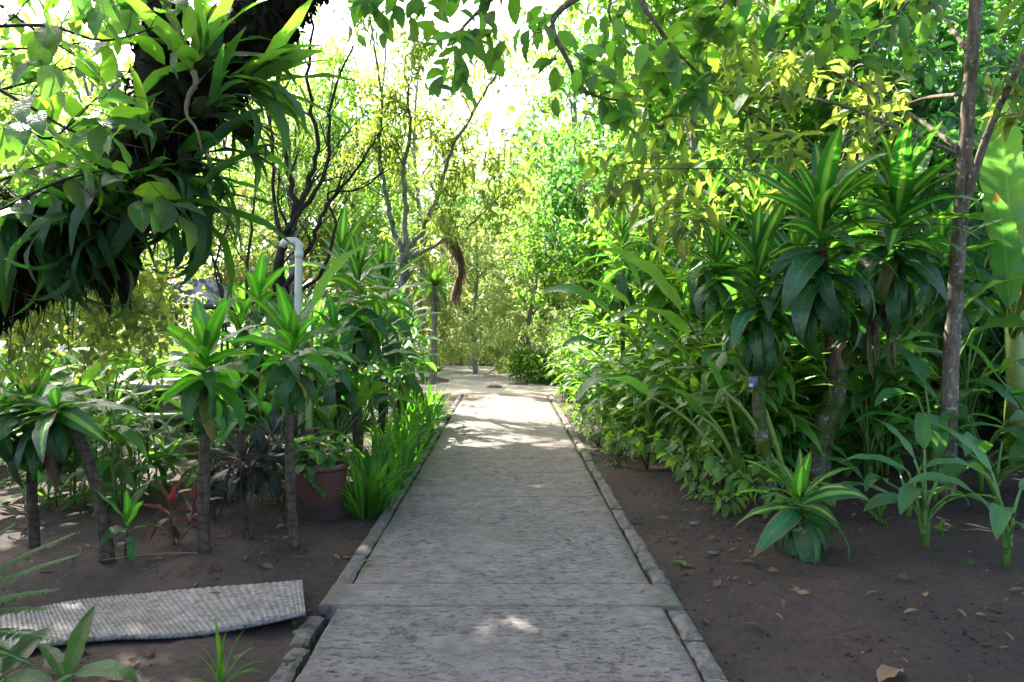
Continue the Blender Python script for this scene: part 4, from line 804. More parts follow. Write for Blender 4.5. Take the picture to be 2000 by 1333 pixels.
dracaena('dracaena cane cut by the left edge of the view', b_, [([b_, P(-35, 950, b_.y), P(-20, 850, b_.y)], .035, .03)], [(P(-20, 835, b_.y), 24, .48, dict(top=1.0, bot=-.75, stem=.15))], DR, M['bark_cane'], 'canes in the left bed')
# denser mid-distance dracaenas left of the path
for lab, px, Y, zt, n_, L_, lib in (
 ('dracaena head standing just behind the pipe and pot', 655, 7.0, .98, 34, .46, DR2), ('tall dracaena head left of the grass border', 700, 7.6, 1.55, 40, .60, DR),
 ('dark dracaena crown below the big curved banana leaf', 668, 8.6, 1.80, 36, .58, DR), ('dracaena crown beneath the grey forked tree', 752, 9.4, 1.55, 40, .62, DR),
 ('dracaena nearest the nest fern post', 778, 10.9, 1.15, 40, .62, DR), ('low dracaena among the grass border', 742, 8.2, .95, 30, .52, DR),
 ('far dracaena overhanging the grass border end', 798, 12.4, .9, 34, .56, DR), ('dracaena behind the purple leafed bush', 505, 7.2, 1.30, 32, .50, DR2),
 ('dracaena between the pipe and the straight cane', 470, 8.4, 1.15, 28, .50, DR2), ('dracaena cane at the back of the left bed', 470, 7.0, 1.0, 28, .50, DR2),
 ('small dracaena left of the brown pot rim', 618, 8.0, 1.05, 24, .48, DR2), ('low dracaena shading the grass border middle', 785, 9.8, .85, 30, .52, DR)):
    g = GX((px-VX)/F*Y, Y); dracaena(lab, g, [([g, g+Vector((U(-.06, .06), 0, zt*.5)), Vector((g.x+U(-.05, .05), g.y, zt-.12))], .04, .032)], [(Vector((g.x, g.y, zt)), n_, L_, dict(top=1.3, bot=-.85, stem=.6))], lib, M['bark_cane'], 'mid distance dracaenas on the left')
# broad leaved heliconia / banana in left bed
for lab, px, Y, n_, h, L_, lib in (
 ('broad leaved heliconia left of the stone bench', 215, 7.4, 12, 1.0, .65, HE), ('bright heliconia in front of the stone table', 262, 6.6, 10, .38, .48, HE), ('heliconia behind the limp dracaenas', 110, 6.6, 12, 1.05, .70, HE), ('heliconia under the creeper curtain', 40, 7.8, 11, 1.25, .75, HE),
 ('bright paddle leaved plant just left of the pipe', 540, 8.8, 12, 1.15, .70, HE), ('paddle leaved plant behind the straight cane', 430, 9.6, 12, 1.1, .75, HE), ('paddle leaved plant right of the stone table', 445, 8.6, 10, .85, .65, HE),
 ('tall paddle leaved plant behind the pot', 610, 9.6, 10, 1.5, .80, HE), ('heliconia clump by the shelter side', 560, 11.5, 12, 1.3, .8, HE), ('paddle leaved clump far left under the ferns', -20, 6.4, 11, .9, .65, HE), ('bright paddle leaved plant rising between the straight cane and the pipe', 490, 6.9, 12, 1.0, .52, HE), ('paddle leaved plant glowing behind the slim front cane', 545, 6.5, 10, .75, .48, HE), ('broad leaved plant right behind the brown pot', 655, 6.9, 12, .95, .50, HE), ('broad leaved plant filling behind the grass border', 705, 8.4, 12, .9, .50, HE),
 ('broad leaved plant under the forked grey tree', 770, 10.6, 12, 1.0, .55, HE), ('broad leaved plant in shade behind the purple bushes', 450, 7.4, 11, .75, .50, HE), ('paddle leaved plant under the middle of the creeper curtain', 150, 8.6, 12, 1.2, .65, HE), ('paddle leaved plant behind the leaning cane', 185, 6.4, 10, .55, .48, HE),
 ('small heliconia between the red and striped plants', 320, 6.9, 7, .35, .40, HE)):
    g = GX((px-VX)/F*Y, Y); paddle(lab, g, rnd_paddles(n_, h, L_), lib, (min(.4, h*.4), .022), 'broad leaved plants in the left bed')
b_ = GX((603-VX)/F*6.55, 6.55); t = thing('banana_plant', 'banana shoot with one big curved bright leaf right of the pipe', 'banana plant', b_); b = MB(); b.tube([(0, 0, -.03), (0, .01, .5), (0, 0, .9)], [.04, .035, .025], 8); b.obj('stem', M['stem_y'], t)
big_ = mesh_np('leaf', *leaf_t(.19, 16, 2, w_paddle, .9, dp=1.3, fold=.3, wave=.06, seed=4), M['banana'])
for a_, b2, me_, ex in ((P(610, 608, 6.4), P(738, 500, 6.3), big_, .50), (P(585, 700, 6.4), P(500, 600, 6.9), BA[0], .2), (P(610, 720, 6.8), P(690, 640, 6.6), BA[2], .4), (P(590, 760, 6.8), P(530, 800, 6.5), BA[1], .4), (P(575, 640, 7.0), P(540, 560, 7.2), BA[0], .2)):
    sp = spline([Vector((0, 0, .7)), (a_-b_)*.5+Vector((0, .03, .42)), a_-b_], 5); bb_ = MB(); bb_.tube(sp, rads(.018, .010, len(sp)), 6); bb_.obj('stalk', M['stem_y'], t); d = b2-a_
    put(me_, t, a_-b_, math.atan2(-d.x, d.y), math.atan2(d.z, math.hypot(d.x, d.y))+ex, U(-.3, .3), d.length*1.12)
# upright leafy reedlets behind the limp dracaenas
for lab, px, Y in (('upright narrow leafed clump behind the leaning cane', 215, 5.9), ('upright leafy clump left of the green ti plant', 160, 6.1), ('upright leafy clump at the back of the bare soil', 285, 6.6), ('upright leafy clump behind the dark stemmed dracaena', 80, 6.0), ('upright leafy clump right behind the straight cane', 425, 6.3)):
    g = GX((px-VX)/F*Y, Y); ginger(lab, g, 6, .85, .30, .18, 7, group='upright clumps at the left')
# small ti plants
def ti(label, b_, h, n_, L_, lib, stem=.012, name='ti_plant', forks=1, smat='bark_cane', bot=-.2, top=1.45):
    t = thing(name, label, 'ti plant', b_); b = MB(); hs = []
    for i in range(forks):
        a = i*2.2; o_ = Vector((math.cos(a), math.sin(a), 0))*(.06 if forks > 1 else 0); tip = o_*1.6+Vector((U(-.02, .02), 0, h*U(.8, 1.05))); b.tube(spline([Vector((0, 0, -.02)), o_+Vector((0, 0, h*.4)), tip], 4), rads(stem, stem*.7, 9), 6); hs.append(tip)
    b.obj('stem', M[smat], t)
    for tip in hs: rosette(t, tip, n_, L_, lib, top, bot, .12)
    return t
ti('small green ti plant with a few upright leaves on bare soil', GS(246, 1082), .17, 10, .30, DR2)
ti('little red leaved ti plant between the two left canes', GS(341, 1062), .20, 11, .24, RE, .010, forks=2, bot=-.6)
ti('dark purple leaved bush between the straight cane and the pot', GS(485, 1052), .50, 13, .25, PU, .010, 'purple_bush', 5, bot=-.75)
ti('second dark leaved bush right behind the purple one', GX(-1.75, 5.9), .55, 12, .26, PU, .010, 'purple_bush', 4, bot=-.75)
ti('dark green leaved bush at the foot of the straight cane', GX(-2.15, 5.65), .36, 12, .24, PU, .010, 'purple_bush', 4, bot=-.75)

# potted plant
pb = GS(628, 1006); t = thing('plant_pot', 'large brown plastic plant pot full of soft green leaves beside the path', 'plant pot', pb)
b = MB(); b.lathe([(0, 0), (.150, 0), (.158, .012), (.188, .36), (.190, .375), (.205, .378), (.208, .385), (.208, .415), (.202, .42), (.190, .418), (.185, .37), (.17, .355)], 40); b.obj('pot', M['pot'], t)
b = MB(); b.lathe([(.19, .36), (.12, .368), (.05, .36), (0, .365)], 24); b.obj('potting_soil', M['soil'], t)
for side in (1,):
    p = thing('potted_greens', 'soft round leaved greens filling the brown pot', 'pot plant', pb+Vector((0, 0, .36)))
    for k in range(75):
        a = U(0, 6.28); r_ = .15*math.sqrt(U(0, 1)); h = U(.05, .24); s0 = Vector((math.cos(a)*r_, math.sin(a)*r_, 0)); tip = s0*1.25+Vector((U(-.03, .03), U(-.03, .03), h))
        if k % 3 == 0: b = MB(); b.tube([s0, (s0+tip)/2+s0*.1, tip], [.004, .003, .0025], 4); b.obj('stalk', M['stem'], p)
        put(random.choice(PP), p, tip, a-1.57+U(-.6, .6), U(-.5, .6), U(-.4, .4), U(.08, .13))
    for k in range(5): put(PP[k], p, Vector((.0+.03*k-.06, -.19, .03-.035*k)), 3.1+U(-.4, .4), -1.1, 0, .06)

# grass border along the left kerb
gi = 0
for px, py, hh, nb in ((712, 1000, .50, 42), (745, 990, .46, 36), (720, 965, .52, 36), (770, 955, .48, 34), (750, 930, .55, 34), (790, 925, .50, 32), (770, 905, .58, 32), (806, 895, .50, 30), (788, 880, .6, 30), (818, 872, .52, 28), (800, 858, .62, 28), (829, 850, .55, 26), (836, 833, .55, 26), (818, 838, .62, 26), (846, 818, .55, 24), (830, 820, .6, 24)):
    g = GS(px, py); place = ['with its tips touching the pot', 'nearest the kerb by the pot'][gi] if gi < 2 else 'about %s along the border, %s' % (['a third', 'halfway', 'two thirds', 'nearly all'][min(3, (gi-2)//4)], ['at its back, pot end', 'kerb side, pot end', 'at its back, far end', 'kerb side, far end'][(gi-2) % 4])
    t = thing('grass_clump', 'strap grass clump '+place, 'grass clump', g, 'strap grass clumps edging the path')
    for k in range(nb):
        a = U(0, 6.28); f = k/nb; put(GR[min(5, int(f*6))], t, (math.cos(a)*.09*U(.1, 1), math.sin(a)*.09*U(.1, 1), 0), a-1.57, lerp(1.5, .95, f)+U(-.1, .1), U(-.4, .4), hh*U(.7, 1.15), 'blade')
    gi += 1
# fine feathery wild grass stalks behind pot
t = thing('tall_weed', 'thin feathery light green weed rising behind the grass border', 'weed', GX((745-VX)/F*6.6, 6.6))
b = MB(); 
for q in ([(0, 0, 0), (.05, 0, .5), (.16, 0, 1.0), (.22, 0, 1.25)], [(0, 0, 0), (-.02, 0, .4), (-.08, 0, .8), (-.1, 0, .95)]):
    s = spline(q, 6); b.tube(s, rads(.006, .002, len(s)), 5)
    for k in range(26): p = s[random.randint(3, len(s)-1)]; put(GR[random.randint(1, 4)], t, p, U(-3, 3), U(.3, 1.2), 0, U(.12, .24), 'blade')
b.obj('stems', M['stem_y'], t)

# ribbed board lying on the soil
Vb = []; Qb = []; A = [G(-260, 1262), G(0, 1213), G(150, 1180), G(330, 1160), G(590, 1140)]; Bq = [G(-300, 1345), G(0, 1284), G(200, 1256), G(400, 1243), G(597, 1206)]
sa, sb = spline(A, 110), spline(Bq, 110); nn = len(sa); ny = 14
for i in range(nn):
    for j in range(ny):
        f = j/(ny-1); p = sa[i].lerp(sb[i], f); rib = .0022*math.sin(i*2*math.pi/6.0)+.004*float(vn(np.array([p.x]), np.array([p.y]), .15, 12)[0]); Vb.append((p.x, p.y, .022+rib+.006*math.sin(i/nn*5+1)))
top_n = len(Vb)
Vb += [(x, y, z-.012) for x, y, z in Vb]
Qb = [(i*ny+j, (i*ny+j+1), ((i+1)*ny+j+1), ((i+1)*ny+j)) for i in range(nn-1) for j in range(ny-1)]; Qb = Qb+[tuple(top_n+q for q in reversed(Q_)) for Q_ in Qb]
Qb += [(i*ny, (i+1)*ny, (i+1)*ny+top_n, i*ny+top_n) for i in range(nn-1)]+[((i+1)*ny+ny-1, i*ny+ny-1, i*ny+ny-1+top_n, (i+1)*ny+ny-1+top_n) for i in range(nn-1)]+[((nn-1)*ny+j, (nn-1)*ny+j+1, (nn-1)*ny+j+1+top_n, (nn-1)*ny+j+top_n) for j in range(ny-1)]
o = obj('ribbed_board', mesh_np('board', Vb, [tuple(reversed(q)) for q in Qb], None, M['board'], True)); tag(o, 'warped grey ribbed board lying on the soil at lower left', 'board')

# foreground fern fronds, broad leaf plant, grass tuft
fb = GX(-2.42, 3.02); t = thing('fern', 'feathery green fern reaching in from the lower left edge', 'fern', fb); T_pin = leaf_t(.42, 3, 1, w_lance, .5, fold=.15)
for tip, L0 in ((P(148, 1040, 3.0), .1), (P(160, 1080, 2.9), .1), (P(118, 1150, 2.8), .1), (P(95, 1188, 2.75), .1), (P(130, 1252, 2.7), .1), (P(70, 1300, 2.65), .1), (P(-10, 980, 3.0), .1), (P(30, 1020, 3.1), .1)):
    s = spline([Vector((U(-.05, .05), U(-.05, .05), .02)), (tip-fb)*.5+Vector((0, 0, .14)), tip-fb], 14); b = MB(); b.tube(s, rads(.004, .0012, len(s)), 4)
    fr = b.obj('frond', M['stem'], t); ps, azs, els, ss = [], [], [], []; n2 = 46
    for k in range(n2):
        f = lerp(.2, .99, k/(n2-1)); q_ = f*(len(s)-1); i0 = min(len(s)-2, int(q_)); d = s[i0+1]-s[i0]; a0 = math.atan2(-d.x, d.y)
        for sd_ in (-1, 1): ps.append(s[i0].lerp(s[i0+1], q_-i0)); azs.append(a0+sd_*1.35); els.append(U(-.25, .1)); ss.append(.052*math.sin(math.pi*min(1, .12+f*.86))*U(.9, 1.1)+.008)
    dd = scatter([T_pin], np.array(ps), np.array(azs), np.array(els), np.zeros(len(ps)), np.array(ss)); obj('leaflets', mesh_np('leaflets', *dd, M['fern']), fr)
g = GS(128, 1345)
paddle('young broad leaved plant in front of the ribbed board', g, [(-.15, .05, .02, .27, 1.15, 0), (-1.5, .06, .03, .26, .25, 2), (.9, .04, .02, .22, .7, 1), (-2.2, .03, .05, .20, .2, 3), (1.7, .03, .04, .22, .25, 3)], [mesh_np('leaf', *leaf_t(.40, 9, 2, w_ovate, d_, wave=.04, seed=i, fold=.15), M['helic']) for i, d_ in enumerate((.35, .7, 1.1, 1.5))], (.03, .008), None, 'broad_leaf_seedling', 'seedling')
g = GS(-5, 1340)
paddle('broad leaf seedling cut by the lower left corner', g, [(-.4, .05, .02, .24, .7, 0), (-1.6, .04, .03, .22, .25, 2), (.6, .05, .02, .22, .6, 1)], [mesh_np('leaf', *leaf_t(.42, 9, 2, w_ovate, d_, wave=.04, seed=i+9, fold=.15), M['helic']) for i, d_ in enumerate((.5, .8, 1.2))], (.03, .008), None, 'broad_leaf_seedling', 'seedling')
g = GS(432, 1325); t = thing('grass_tuft', 'small bright grass tuft on bare soil in the lower left foreground', 'grass tuft', g)
for k in range(15): put(GR[min(5, k//2)], t, (U(-.015, .015), U(-.015, .015), 0), U(-3.14, 3.14), lerp(1.45, .35, k/14), U(-.3, .3), lerp(.26, .16, k/14)*U(.85, 1.15), 'blade')

# ------------------------------------------------------------------ right side: ginger row
GL = [ # x, y, canes, height, leaf, spread, label
 (1.30, 12.9, 8, 1.15, .34, .45, 'sunlit yellowish ginger clump at the far end of the right border'), (1.75, 13.8, 8, 1.7, .40, .5, 'tall far ginger clump behind the sunlit end of the border'),
 (1.40, 11.5, 9, 1.05, .34, .50, 'low bright ginger clump second from the far end'), (2.00, 12.2, 8, 1.8, .42, .5, 'tall ginger clump behind the low bright ones'),
 (1.55, 10.2, 8, 1.15, .38, .50, 'mid border ginger leaning over the path edge'), (2.20, 10.8, 9, 1.95, .46, .6, 'tall glossy ginger clump mid border, back row'),
 (1.75, 9.1, 9, 1.25, .42, .50, 'ginger clump beside the dark gap in the border'), (2.45, 9.6, 9, 2.0, .48, .6, 'tall ginger in the thick of the back row'),
 (1.95, 8.1, 9, 1.35, .44, .48, 'glossy ginger clump just behind the small leafed ground shrubs'), (2.65, 8.5, 10, 2.1, .50, .55, 'tallest ginger clump left of the dracaenas'),
 (2.15, 7.3, 8, 1.25, .42, .42, 'ginger clump left of the tagged mossy cane'), (2.95, 7.6, 9, 1.9, .48, .5, 'ginger clump behind the tagged cane'),
 (3.3, 9.3, 9, 2.1, .50, .6, 'ginger clump deep behind the middle of the row'), (3.6, 8.3, 8, 1.7, .48, .5, 'ginger clump behind the forked mossy trunk'),
 (3.0, 10.6, 8, 2.2, .50, .6, 'high ginger foliage behind the back row'), (1.15, 14.3, 7, .8, .30, .4, 'small pale ginger at the path end corner')]
GL += [(1.25, 11.9, 7, .7, .32, .35, 'knee high bright ginger spilling to the kerb far down the border'), (1.45, 9.5, 8, .85, .36, .35, 'knee high ginger leaning to the kerb mid border'), (1.75, 8.6, 8, .95, .40, .4, 'waist high ginger in front of the tall back row'),
 (2.0, 7.7, 8, 1.0, .42, .4, 'waist high ginger just behind the low ground shrubs'), (2.1, 6.8, 7, .9, .40, .35, 'waist high ginger at the left foot of the tagged cane'), (2.3, 9.9, 9, 2.3, .52, .6, 'highest ginger canes of the back row mid border'), (3.0, 8.9, 9, 2.3, .52, .6, 'high ginger canes behind the spiky dracaena heads'), (2.5, 6.9, 7, 1.3, .44, .4, 'ginger between tagged cane and forked trunk'), (3.4, 7.2, 8, 1.2, .44, .4, 'ginger right behind the forked trunk')]
for x, y, n_, h, L_, sp, lab in GL: ginger(lab, GX(x, y), n_, h, L_, sp, nleaf=11 if h < 1.3 else 12)
# big arching paddle leaves over the ginger row
def arch(label, b_, items, lib=HE):
    t = thing('heliconia', label, 'heliconia plant', b_, 'arching heliconias over the ginger row')
    for tip_from, tip_to, v in items:
        s = spline([Vector((0, 0, 0)), (tip_from-b_)*.55+Vector((0, 0, .12)), tip_from-b_], 5); b = MB(); b.tube(s, rads(.022, .010, len(s)), 7); b.obj('stalk', M['stem_y'], t)
        d = tip_to-tip_from; az = math.atan2(-d.x, d.y); el = math.atan2(d.z, math.hypot(d.x, d.y)); put(lib[v], t, tip_from-b_, az, el+(.2, .3, .5, .7, .85, 1.0)[v], U(-.3, .3), d.length*1.08)
    return t
arch('heliconia with a long bright leaf arching high over the ginger', GX(2.45, 7.4), [(P(1330, 610, 7.3), P(1145, 515, 7.1), 2), (P(1345, 655, 7.3), P(1195, 655, 7.0), 3), (P(1350, 700, 7.2), P(1200, 620, 7.4), 1), (P(1420, 640, 7.4), P(1350, 430, 7.6), 1)])
arch('heliconia with low leaves drooping to the path edge', GX(2.05, 6.5), [(P(1270, 775, 6.7), P(1115, 825, 6.4), 4), (P(1370, 815, 6.5), P(1250, 790, 6.3), 3), (P(1360, 790, 6.6), P(1295, 765, 6.6), 2), (P(1400, 740, 6.6), P(1500, 640, 6.8), 2)])
arch('heliconia with leaves reaching left across the mid border', GX(2.2, 8.6), [(P(1210, 640, 8.4), P(1050, 605, 8.2), 3), (P(1230, 600, 8.4), P(1110, 570, 8.2), 2), (P(1250, 560, 8.5), P(1180, 480, 8.8), 1), (P(1200, 700, 8.4), P(1100, 700, 8.1), 3)])
arch('heliconia stalks rising beside the tagged mossy cane', GX(2.35, 6.35), [(P(1440, 700, 6.3), P(1370, 740, 6.0), 3), (P(1425, 660, 6.3), P(1390, 560, 6.4), 1), (P(1455, 720, 6.3), P(1520, 600, 6.4), 1), (P(1410, 760, 6.2), P(1340, 700, 6.1), 2)])
# low leafy ground shrubs along the right kerb
def ground_shrub(label, x, y, h, n_, L_, lib=None, w=.28):
    g = GX(x, y); t = thing('ground_shrub', label, 'ground shrub', g, 'low leafy shrubs along the right kerb'); b = MB(); tw = []
    for i in range(9):
        a = i*2.4; q = spline([(0, 0, 0), (math.cos(a)*w*.4, math.sin(a)*w*.4, h*.6), (math.cos(a)*w, math.sin(a)*w, h*U(.7, 1.05))], 4); b.tube(q, rads(.005, .002, len(q)), 4); tw.append(q)
    b.obj('stems', M['bark_black'], t); leaves_on(t, tw, lib or CAs, L_, n_//9, -.2); return t
CAs = variants(5, M['ginger'], .38, nseg=5, prof=w_ovate, droops=(.2, 1.2), fold=.25, wave=.04)
for i, (x, y, h, n_, L_, lab) in enumerate(((1.06, 9.0, .32, 60, .13, 'low shrub hugging the right kerb beside the dark gap'), (1.22, 8.3, .34, 63, .14, 'low shrub spilling onto the kerb mid border'), (1.38, 7.6, .42, 72, .14, 'small leafed shrub behind the bare soil strip'), (1.62, 7.0, .48, 72, .15, 'small leafed shrub under the drooping heliconia'),
   (1.60, 6.4, .40, 63, .14, 'small shrub with pale lit leaves left of the stones'), (1.85, 6.0, .45, 72, .15, 'leafy shrub left of the tagged cane foot'), (1.98, 5.55, .30, 63, .14, 'dark shrub in front of the tagged cane'), (1.62, 5.75, .22, 45, .12, 'tiny shrub at the soil edge by the pale stones'), (1.22, 10.0, .40, 54, .14, 'low yellowing shrub near the sunlit gingers'), (2.10, 6.7, .60, 72, .17, 'taller small leafed shrub behind the tagged cane'), (1.1, 7.75, .16, 27, .09, 'tiny weed growing against the right kerb'), (1.85, 7.6, .7, 81, .16, 'bushy shrub in the middle of the border'), (1.05, 11.0, .3, 45, .13, 'small bright shrub at the kerb far down the path'))): ground_shrub(lab, x, y, h, n_, L_)

# ------------------------------------------------------------------ right side: big striped dracaenas
b_ = GX(2.17, 6.3)
t = dracaena('mossy dracaena cane carrying a small blue grey tag', b_, [([b_, P(1487, 850, 6.3), P(1482, 740, 6.3), P(1482, 640, 6.3)], .062, .045)], [(P(1480, 600, 6.25), 40, .58, dict(top=1.3, bot=-.85, stem=.6)), (P(1400, 545, 6.6), 28, .5, dict(top=1.3, bot=-.8))], DR, M['bark_moss'], 'striped dracaenas on the right')
obj('branch', cane_mesh(rel([P(1483, 680, 6.3), P(1430, 620, 6.45), P(1402, 560, 6.6)], b_), .03, .02, M['bark_cane']), t)
tg = P(1471, 746, 6.2); t = thing('plant_tag', 'small blue grey plastic tag box fixed to the mossy cane', 'tag', tg); b = MB(); b.box((0, 0, 0), (.065, .03, .085), .3); b.obj('box', M['tag'], t); b = MB(); b.box((-.022, -.02, -.028), (.03, .012, .03), .3); b.obj('sticker', M['white'], t)
b_ = GX(2.72, 6.75)
t = dracaena('forked moss covered dracaena trunk with two great striped heads', b_, [([b_, P(1606, 850, 6.75), P(1632, 770, 6.7), P(1640, 715, 6.7), P(1690, 650, 6.6), P(1752, 560, 6.5), P(1755, 490, 6.4)], .12, .04)],
 [(P(1604, 510, 6.1), 52, .74, dict(top=1.3, bot=-.85, stem=.65)), (P(1752, 485, 6.3), 54, .74, dict(top=1.3, bot=-.85, stem=.65)), (P(1670, 600, 6.6), 26, .5, dict(top=.9, bot=-.75, stem=.3))], DR, M['bark_moss'], 'striped dracaenas on the right')
obj('branch', cane_mesh(rel([P(1628, 780, 6.7), P(1622, 700, 6.6), P(1612, 600, 6.3), P(1606, 480, 6.1)], b_), .055, .036, M['bark_cane']), t)
obj('stub', cane_mesh(rel([P(1640, 720, 6.65), P(1634, 690, 6.6), P(1650, 672, 6.6)], b_), .045, .022, M['dead_grey']), t)
for k in range(14): put(DRD[k % 3], t, P(U(1690, 1760), U(560, 640), 6.45)-b_, U(-3, 3), U(-1.5, -1.1), 0, U(.3, .5), 'dead_leaf')
for lab, px, by, tx, ty, Y, n_, L_, r_ in (
 ('thin straight dracaena cane between tagged cane and forked trunk', 1556, 0, 1552, 600, 7.2, 34, .56, .028), ('dracaena right of the two great heads', 1830, 0, 1838, 560, 7.3, 38, .62, .035),
 ('dracaena crown filling the space left of the great heads', 1480, 0, 1475, 480, 7.6, 38, .62, .035), ('dracaena crown low between the great heads', 1690, 0, 1685, 520, 7.8, 34, .60, .035), ('dracaena crown at the upper back of the ginger row', 1370, 0, 1375, 500, 8.2, 36, .6, .035),
 ('spiky dracaena head poking above the back of the ginger row', 1215, 0, 1215, 520, 10.2, 30, .62, .035)):
    g = GX((px-VX)/F*Y, Y); tp = P(tx, ty, Y); dracaena(lab, g, [([g, (g+tp)/2+Vector((U(-.04, .04), 0, 0)), tp-Vector((0, 0, .1))], r_, r_*.8)], [(tp, n_, L_, dict(top=1.3, bot=-.85, stem=.65))], DR, M['bark_moss'], 'striped dracaenas on the right')
b_ = GS(1565, 1078); dracaena('low dracaena rosette growing at soil level before the forked trunk', b_, [([b_, b_+Vector((0, 0, .12)), b_+Vector((0, 0, .22))], .05, .04)], [(b_+Vector((0, .02, .26)), 30, .48, dict(top=1.2, bot=-.75, stem=.16))], DR, M['bark_moss'], 'striped dracaenas on the right')
# thin brown trunk with spreading hanging foliage
Yr = 6.3; b_ = GX((1850-VX)/F*Yr, Yr); t = thing('olive_leaf_tree', 'slim brown trunked tree with olive drooping leaves at the right', 'tree', b_); tw = []; tb_ = MB()
def br(nm, pts, r0, r1, n_=6, ln=.6, dep=1, up=-.1):
    s = spline(rel(pts, b_), 7); b = MB(); b.tube(s, rads(r0, r1, len(s)), 9, .05); b.obj(nm, M['bark_right'], t)
    if n_: branch_out(tb_, s, r0*.5, n_, ln, dep, up, .35, tw, 4, .3)
br('trunk', [b_, P(1854, 780, Yr), P(1866, 560, Yr), P(1880, 360, Yr), P(1893, 180, Yr), P(1907, -20, Yr), P(1925, -300, Yr+.1)], .068, .045, 0)
br('branch', [P(1878, 420, Yr), P(1930, 260, 6.1), P(1985, 140, 5.9), P(2080, -60, 5.7)], .035, .018, 4, .5)
br('branch', [P(1872, 290, Yr), P(1780, 225, 7.05), P(1680, 170, 7.00), P(1560, 110, 6.95), P(1420, 90, 6.90)], .022, .006, 9, .65)
br('branch', [P(1868, 300, Yr), P(1750, 250, 6.4), P(1620, 200, 6.6), P(1480, 190, 6.8), P(1300, 180, 7.0)], .020, .006, 9, .7)
br('branch', [P(1870, 340, Yr), P(1740, 350, 6.95), P(1600, 300, 6.90), P(1450, 215, 6.90), P(1330, 170, 6.90), P(1200, 180, 6.95)], .018, .004, 10, .7)
br('branch', [P(1872, 185, Yr), P(1800, 195, 7.05), P(1700, 240, 7.00), P(1560, 330, 7.00), P(1430, 330, 7.10), P(1250, 330, 6.6)], .018, .005, 10, .65)
br('branch', [P(1890, 100, Yr), P(1820, 10, 7.05), P(1700, -60, 7.00), P(1500, -40, 7.00)], .022, .008, 9, .6)
br('branch', [P(1320, 300, 6.6), P(1240, 350, 6.5), P(1170, 380, 6.5)], .008, .003, 5, .45)
br('branch', [P(1450, 330, 7.10), P(1380, 400, 7.10), P(1300, 430, 6.4)], .008, .003, 6, .45)
tb_.obj('twigs', M['bark_right'], t, kind='stuff'); random.shuffle(tw); leaves_on(t, tw, OL, .25, 6, .1, 300)
pos_ = [s_[random.randint(1, 6)]+Vector((rng.normal(), rng.normal(), rng.normal()))*.09 for s_ in tw for k in range(11)]
foliage('foliage', t, M['olive'], T_LA, np.array(pos_), .24, (-1.3, .35))
cc = [tuple(P(px, py, Y)-b_) for px, py, Y in ((1800, -260, 6.5), (1600, -260, 7))]; foliage('upper_foliage', t, M['olive'], T_OV2, cloud(cc, [1.0, 1.0], 2200, .6), .2, (-1.2, .3))

# overhead tree whose low branches hang into the top of the view; its trunk stands right of the camera
b_ = GX(3.6, 1.3); t = thing('overhead_tree', 'tree whose broad leaved branches hang down along the top of the view', 'tree', b_); tw = []; tb_ = MB()
obj('trunk', cane_mesh(rel([b_, Vector((3.5, 1.4, 1.5)), Vector((3.2, 1.8, 3.2)), Vector((2.6, 2.4, 4.4))], b_), .16, .10, M['bark_right'], 12), t)
def br2(pts, r0, r1, n_=7, ln=.35):
    s = spline(rel([Vector((2.6, 2.4, 4.4))]+pts, b_), 6); b = MB(); b.tube(s, rads(r0, r1, len(s)), 7, .05); b.obj('branch', M['bark_right'], t); loc = []
    branch_out(tb_, s, r1*2, n_, ln, 1, -.25, .4, loc, 4, .45); tw.extend(loc); tw.append(s[-8:])
br2([P(1500, -120, 4.2), P(1300, -60, 4.1), P(1160, -20, 4.0), P(1080, 40, 4.0), P(1110, 120, 4.0), P(1145, 180, 4.0), P(1230, 200, 4.1)], .03, .005, 9)
br2([P(1400, -150, 4.6), P(1150, -90, 4.6), P(950, -50, 4.6), P(800, -30, 4.6), P(700, 10, 4.6)], .03, .005, 10)
br2([P(1400, -110, 3.8), P(1260, -20, 3.7), P(1290, 60, 3.7), P(1330, 110, 3.8), P(1370, 150, 3.8)], .02, .004, 8)
br2([P(1600, -110, 3.8), P(1500, -50, 3.8), P(1420, 0, 3.8), P(1400, 40, 3.8)], .02, .004, 7)
br2([P(1700, -100, 3.7), P(1640, -40, 3.7), P(1590, 10, 3.7), P(1560, 40, 3.7)], .02, .004, 7)
br2([P(1250, -120, 4.2), P(1050, -60, 4.2), P(960, 0, 4.2), P(900, 60, 4.3), P(880, 100, 4.3)], .022, .004, 9)
br2([P(1850, -110, 4.2), P(1800, -40, 4.2), P(1760, 20, 4.2), P(1700, 60, 4.2)], .02, .004, 7)
br2([P(1350, -120, 4.8), P(1220, -40, 4.8), P(1190, 30, 4.8), P(1230, 90, 4.9)], .02, .004, 7)
tb_.obj('twigs', M['bark_right'], t, kind='stuff'); random.shuffle(tw); leaves_on(t, tw, CA, .145, 5, .45, 300)
pos_ = [s_[random.randint(1, len(s_)-1)]+Vector((rng.normal(), rng.normal(), rng.normal()))*.11 for s_ in tw for k in range(3)]; foliage('small_leaves', t, M['canopy'], T_OV2, np.array(pos_), .14, (-1.4, .3))
cc, rr = [], []
for x, y, z, r0 in ((3.4, 2.2, 5.0, 1.2), (1.9, 5.6, 5.6, 1.0), (3.8, 1.0, 4.8, 1.2)):
    cc.append((x-b_.x, y-b_.y, z)); rr.append(r0)
for gx, gy in ((-.3, 8.2),): cc.append((gx-b_.x, gy-b_.y, .418*gy+2.7+U(0, .4))); rr.append(1.2)  # unseen clump added above the view to keep sun off the ground
foliage('foliage', t, M['canopy'], T_OV, cloud(cc, rr, 5000, .5), .22, (-.8, .5))

